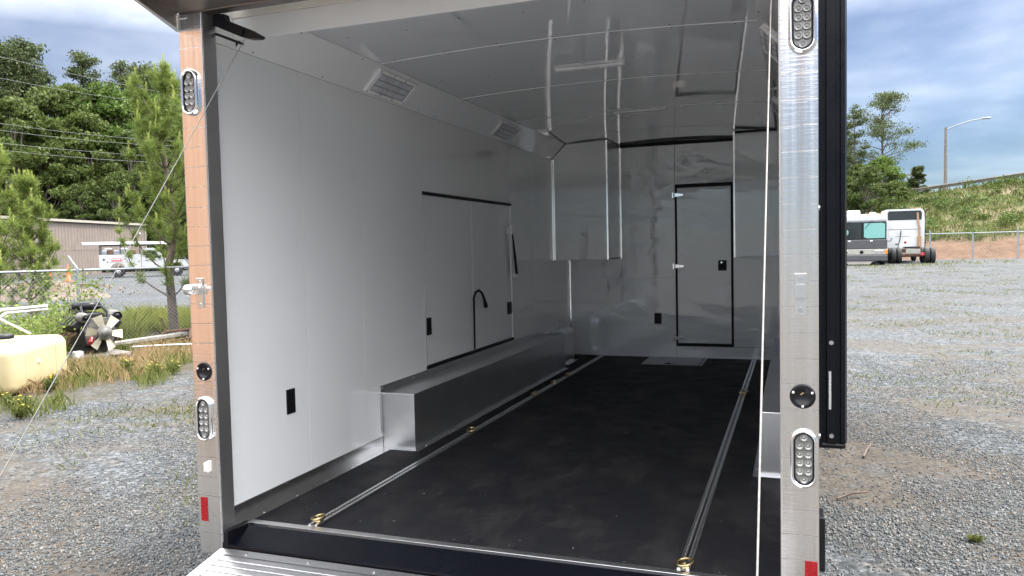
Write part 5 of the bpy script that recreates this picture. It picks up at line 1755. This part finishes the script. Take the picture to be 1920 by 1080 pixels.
curtain([(0.10 + 0.065 * k, 2.29 if k < 15 else 2.26, 1.47 + (0.05 if k < 2 else 0), k) for k in range(17)]).build('curtain', M['curtain'], rv)
curtain([(-1.17 + 0.07 * k, 2.28 - 0.055 * k, 1.47 + (0.0 if k < 5 else 0.09 * (k - 4)), k) for k in range(8)]).build('curtain', M['curtain'], rv)
for x in (-0.55, 0.55):
    MB().tube([(x, 0.0, 2.40), (x - 0.12, -0.02, 2.37), (x - 0.4, 0.0, 2.0)], 0.012, 6).build('wiper', M['black'], rv)
    MB().box(x - 0.15, x - 0.02, -0.03, 0.02, 1.30, 1.36).build('marker', M['plastic_w'], rv)
for x in (-1.05, -0.82, 0.72, 0.95):
    MB().box(x - 0.10, x + 0.10, -0.05, -0.035, 0.64, 0.80, 0.01).build('headlight', M['chrome'], rv)
for x in (-1.20, 1.20):
    MB().box(x - 0.07, x + 0.07, -0.055, 0.1, 0.60, 0.84, 0.02).build('turn_signal', M['amber'], rv)
MB().lathe([(0.0, -0.012), (0.09, -0.012), (0.10, 0.0)], (0, 0, 0), 'Y', 18).build('grille_badge', M['black'], rv, (-0.02, -0.042, 0.72))
for x in (-0.9, -0.3, 0.3, 0.9):
    MB().box(x - 0.05, x + 0.05, 0.02, 0.12, 2.775, 2.81).build('clearance_lamp', M['amber'], rv)
MB().bm(rounded_box(0.75, 1.0, 0.28, 0.10, 3), True).build('roof_air_conditioner', M['veh_white'], rv, (-0.45, 1.6, 2.77))
MB().bm(rounded_box(1.0, 1.6, 0.36, 0.16, 4), True).build('roof_pod', M['galv'], rv, (-0.85, 4.2, 2.77))
MB().bm(rounded_box(0.34, 0.4, 0.16, 0.05, 3), True).build('roof_vent', M['veh_white'], rv, (0.55, 1.9, 2.77))
for s in (-1, 1):
    mr = MB().tube([(s * 1.24, 0.1, 1.30), (s * 1.42, -0.1, 1.28), (s * 1.44, -0.12, 1.45)], 0.018, 6).build('mirror_arm', M['black'], rv)
    MB().bm(rounded_box(0.20, 0.10, 0.36, 0.04, 3), True).build('mirror_head', M['veh_white'], mr, (s * 1.45, -0.12, 1.42))
    for y in (0.9, 6.2):
        w = MB().lathe([(0.2, 0.0), (0.36, 0.0), (0.38, 0.03), (0.38, 0.24), (0.36, 0.27), (0.2, 0.27)], (0, 0, 0), 'X', 22).build('wheel', M['tyre'], rv, (s * 1.02 - 0.135, y, 0.38))
        MB().lathe([(0.0, 0.06), (0.2, 0.08), (0.2, 0.2), (0.0, 0.2)], (0, 0, 0), 'X', 16).build('rim', M['steel'], w)
MB().box(-0.7, 0.7, 0.3, 7.5, 0.30, 0.54).build('chassis', M['black'], rv)

# ------------------------------------------------------------------ semi truck seen from behind
sm = empty('semi_truck', (8.78, 46.9, 0.38), 0.02)
sm.scale = (0.88, 0.88, 0.90)
tag(sm, 'white semi truck tractor seen from behind with bare chassis and twin tyres', 'truck')
cabp = [(-1.22, 0.85), (1.22, 0.85), (1.25, 2.9), (1.20, 3.38), (1.08, 3.55), (-1.08, 3.55), (-1.20, 3.38), (-1.25, 2.9)]
MB().prism(cabp, 'Y', 2.75, 5.4).build('sleeper_cab', M['veh_white'], sm)
MB().prism([(-1.02, 2.82), (1.04, 2.82), (1.08, 3.25), (0.98, 3.43), (-0.98, 3.43), (-1.06, 3.25)], 'Y', 2.735, 2.749).build('rear_roof_opening', M['glass_d'], sm)
MB().box(1.255, 1.29, 2.76, 3.4, 0.9, 3.4, 0.01).build('side_extender', M['black'], sm)
MB().box(-1.10, 1.0, 2.742, 2.7495, 2.18, 2.21).build('panel_seam', M['veh_grey'], sm)
MB().box(-0.55, 0.35, 2.742, 2.7495, 1.72, 1.74).build('panel_seam', M['veh_grey'], sm)
MB().tube([(0.90, 2.66, 0.9), (0.90, 2.66, 1.7)], 0.13, 12).tube([(0.90, 2.66, 1.7), (0.90, 2.66, 2.3), (0.82, 2.66, 2.7), (0.80, 2.68, 3.3)], 0.07, 10).build('exhaust_stack', M['brown'], sm)
MB().tube([(-0.22, 2.70, 2.1), (-0.25, 2.62, 1.9), (-0.3, 2.6, 1.5), (-0.42, 2.5, 1.1), (-0.45, 2.3, 0.95)], 0.03, 7).build('air_hose', M['black'], sm)
MB().cyl((0.05, 2.748, 1.32), (0.05, 2.735, 1.32), 0.08, 12).build('red_lamp', M['red'], sm)
for x in (-0.52, -0.45):
    MB().cyl((x, 2.748, 1.26 + x * 0.1), (x, 2.735, 1.26 + x * 0.1), 0.05, 10).build('coupling', M['veh_grey'], sm)
for x in (-0.45, 0.37):
    MB().box(x, x + 0.08, -0.9, 5.2, 0.68, 0.92).build('frame_rail', M['rust'], sm)
MB().box(-0.42, 0.42, -0.92, -0.84, 0.62, 0.90, 0.01).build('tail_crossmember', M['veh_cream'], sm)
MB().box(0.45, 0.75, -0.9, -0.86, 0.50, 0.68, 0.01).build('tail_lamp_bar', M['red_paint'], sm)
fw = MB().prism([(-0.45, -0.55), (0.45, -0.55), (0.42, 0.35), (0.12, 0.30), (0.06, -0.1), (-0.06, -0.1), (-0.12, 0.30), (-0.42, 0.35)], 'Z', 0.95, 1.06).build('fifth_wheel', M['engine'], sm)
MB().box(-0.35, 0.35, 0.0, 2.6, 0.90, 0.94).build('deck_plate', M['steel'], sm)
def tyre(x, y, dual):
    w = MB().lathe([(0.28, 0.0), (0.44, 0.0), (0.49, 0.03), (0.50, 0.06), (0.50, 0.22), (0.49, 0.25), (0.44, 0.28), (0.28, 0.28)], (0, 0, 0), 'X', 26).build('wheel', M['tyre'], sm, (x, y, 0.50))
    MB().lathe([(0.0, 0.10), (0.09, 0.04), (0.12, 0.12), (0.26, 0.09), (0.29, 0.05), (0.29, 0.23), (0.26, 0.2), (0.0, 0.2)], (0, 0, 0), 'X', 20).build('rim', M['steel'], w)
for y in (-0.65, 0.70):
    for x in (-1.27, -0.94, 0.66, 0.99):
        tyre(x, y, True)
    MB().cyl((-0.95, y, 0.5), (0.95, y, 0.5), 0.09, 10).build('axle', M['rust'], sm)
for x in (-1.22, 0.94):
    tyre(x, 6.2, False)
hp = [(5.42, 0.7), (8.0, 0.7), (8.1, 1.4), (7.9, 1.75), (6.1, 2.0), (5.5, 2.75), (5.42, 2.8)]
MB().prism(hp, 'X', -1.1, 1.1).build('hood', M['veh_white'], sm)

# ------------------------------------------------------------------ embankment with road on top
em = MB()
NX = 40
v = []
prof = [(0.0, 0.0), (1.2, 0.25), (2.6, 0.95), (3.4, 1.15), (8, 2.2), (13, 3.6), (17, 4.7), (20, 5.35), (20.8, 5.5), (30, 5.6), (60, 5.6)]
def emb_xy(u, d):
    x = 6.5 + u * 70.0
    y = 55.0 + d + 0.03 * x - 0.12 * max(0, x - 12)
    return x, y
for i in range(NX + 1):
    u = (i / NX) ** 1.4
    for (d, z) in prof:
        x, y = emb_xy(u, d)
        top = min(2.2, 0.86 + 0.021 * (x - 6.5))
        j = 0.12 * math.sin(x * 1.7 + d) + 0.10 * math.sin(x * 0.9 + d * 1.3)
        v.append((x, y + j, 0.36 + z * top + (j if 0.3 < z < 5.2 else 0)))
f = []
npz = len(prof)
for i in range(NX):
    for j in range(npz - 1):
        f.append((i * npz + j, (i + 1) * npz + j, (i + 1) * npz + j + 1, i * npz + j + 1))
tag(em.add(v, f, True).build('embankment', M['slope']), kind='structure')


def emb_z(x, d):
    z = 0
    for (d0, z0), (d1, z1) in zip(prof, prof[1:]):
        if d0 <= d <= d1:
            z = z0 + (z1 - z0) * (d - d0) / (d1 - d0)
    return 0.36 + z * min(2.2, 0.86 + 0.021 * (x - 6.5))


rs = np.random.RandomState(5)
bp = []
gp = []
for k in range(420):
    x = 8.0 + 30 * rs.rand(); d = 3.6 + 16.5 * rs.rand()
    if math.sin(x * 0.9 + d * 0.5) + math.sin(d * 0.8 - x * 0.35) + rs.randn() * 0.7 < -0.1:
        continue
    u = (x - 6.5) / 70
    xx, yy = emb_xy(u, d)
    z = emb_z(x, d)
    s = 0.28 + 0.5 * rs.rand() ** 2
    n = int(90 * s / 0.4)
    bp.append(np.array([xx, yy, z + s * 0.45]) + rs.randn(n, 3) * np.array([s * 0.55, s * 0.5, s * 0.36]))
for k in range(2200):
    x = 8.0 + 30 * rs.rand(); d = 3.2 + 17.2 * rs.rand()
    xx, yy = emb_xy((x - 6.5) / 70, d)
    gp.append((xx, yy, emb_z(x, d)))
tag(soup('slope_shrubbery', quad_leaves(np.concatenate(bp), 0.10, rs), M['leaf_s'], 4), 'patchy green bushes covering the roadside embankment', 'bushes', kind='stuff')
tag(link('slope_grass', blades('slope_grass', gp, 0.15, 0.5, 0.03, M['slope_grass'], 0.5, 7, 3, 0.35)), 'rough yellow green grass on the roadside embankment', 'grass', kind='stuff')

gr = empty('guard_rail', (12.2, 75.2, emb_z(12.2, 20)))
tag(gr, 'weathered road guard rail along the top of the embankment', 'guard rail')
ox, oy, oz = gr.location
pth = []
x = 9.0
while x < 50:
    xx, yy = emb_xy((x - 6.5) / 70, 20.3)
    z = emb_z(x, 20.3)
    MB().box(xx - ox - 0.09, xx - ox + 0.09, yy - oy - 0.09, yy - oy + 0.09, z - oz - 0.1, z - oz + 0.62).build('rail_post', M['rail'], gr)
    pth.append((xx - ox, yy - oy - 0.14, z - oz + 0.48))
    x += 1.9
m = MB()
for a, b in zip(pth, pth[1:]):
    sec = [(-0.15, 0.0), (-0.10, -0.05), (-0.03, -0.05), (0.0, 0.0), (0.03, -0.05), (0.10, -0.05), (0.15, 0.0), (0.15, 0.02), (-0.15, 0.02)]
    va = [(a[0], a[1] + q, a[2] + p) for p, q in sec]; vb = [(b[0], b[1] + q, b[2] + p) for p, q in sec]
    m.add(va + vb, [(i, (i + 1) % 9, 9 + (i + 1) % 9, 9 + i) for i in range(9)])
m.build('rail_beam', M['rail'], gr)

lx, ly = pol(9.18, 84.0)
sl = empty('street_lamp', (lx, ly, 6.1))
tag(sl, 'tall slim street lamp with curved arm above the embankment', 'street lamp')
MB().tube([(0, 0, -0.6), (0, 0, 3.2), (0, 0, 6.1)], 0.13, 10, radii=[0.16, 0.135, 0.11]).build('pole', M['bark_g'], sl)
MB().tube([(0, 0, 5.85), (0.8, 0, 6.2), (2.0, 0, 6.55), (3.1, 0, 6.68)], 0.05, 8).build('lamp_arm', M['galv'], sl)
MB().bm(rounded_box(0.7, 0.26, 0.16, 0.06, 3), True).build('lamp_head', M['galv'], sl, (3.3, 0, 6.62))
ux, uy = pol(7.25, 92)
up = empty('utility_pole', (ux, uy, 5.2))
tag(up, 'distant wooden utility pole with crossarm behind the embankment', 'utility pole')
MB().tube([(0, 0, -1.0), (0, 0, 4.0)], 0.12, 8).build('pole', M['bark_g'], up)
MB().box(-0.9, 0.9, -0.06, 0.06, 3.3, 3.45).build('crossarm', M['bark_g'], up)
px_, py_ = pol(4.55, 66)
o = MB().tube([(px_, py_, 0.3), (px_, py_, 3.9)], 0.07, 8).build('timber_post', M['bark_g'])
tag(o, 'bare upright post in front of the dark trees behind the motorhome', 'post')

# fence at the far edge of the lot
ff_ = empty('lot_fence', (10.9, 54.7, 0.36), math.atan2(-0.95, 4.75))
tag(ff_, 'chain-link fence along the far edge of the lot below the embankment', 'fence')
for k in range(-1, 9):
    MB().cyl((k * 2.42, 0, 0), (k * 2.42, 0, 1.95 if k % 2 == 0 else 1.75), 0.05, 8).build('fence_post', M['galv'], ff_)
MB().cyl((-2.42, 0, 1.72), (8 * 2.42, 0, 1.72), 0.03, 8).build('top_rail', M['galv'], ff_)
tag(chain_mesh(-2.42, 0.05, 8 * 2.42, 1.70, 0.20, 0.002).build('chain_link_mesh', M['galv'], ff_), kind='stuff')

# ------------------------------------------------------------------ power lines left of the trailer
for k, (a, b, lb) in enumerate((((-45.31, 33.52, 14.58), (-39.36, 40.24, 13.18), 'highest power line crossing the wood'),
                               ((-45.34, 33.47, 13.22), (-40.33, 39.27, 12.43), 'second highest power line crossing the wood'),
                               ((-45.42, 33.36, 10.33), (-40.17, 39.43, 9.81), 'upper wire of the middle pair of power lines'),
                               ((-45.43, 33.35, 9.89), (-40.18, 39.42, 9.44), 'lower wire of the middle pair of power lines'),
                               ((-45.46, 33.32, 9.07), (-38.25, 41.29, 8.60), 'upper wire of the lowest pair of power lines'),
                               ((-45.47, 33.30, 8.63), (-39.50, 40.10, 8.22), 'lower wire of the lowest pair of power lines'))):
    A, B = Vector(a), Vector(b)
    d = B - A
    pts = [A + d * t + Vector((0, 0, 0.35 * ((t - 0.6) ** 2))) for t in [-2.5 + 0.35 * i for i in range(21)]]
    tag(MB().tube(pts, 0.012, 5).build('power_line', M['wire']), lb, 'power line', 'power lines crossing the wood')

# ------------------------------------------------------------------ unseen block building, added to colour the post's reflection
bw = empty('unseen_block_building', (-7.2, -5.6, 0.0), 0.0)
tag(bw, 'unseen terracotta block building added to colour the reflection in the polished trailer post', 'building')
MB().box(-3.0, 3.4, -6.0, -0.02, 0.0, 5.2).build('mortar_core', M['mortar'], bw)
b_me = MB().box(-0.392, 0.392, -0.0195, 0.02, 0.005, 0.388, 0.006).mesh('block')
b_me.materials.append(M['block'])
for j in range(13):
    for i in range(8):
        x = -2.6 + i * 0.8 + (0.4 if j % 2 else 0.0)
        if x < 3.4:
            link('block', b_me, bw, (x, 0.0, j * 0.395))
MB().box(-3.15, 3.55, -6.15, 0.12, 5.2, 5.4).build('roof', M['tan_trim'], bw)
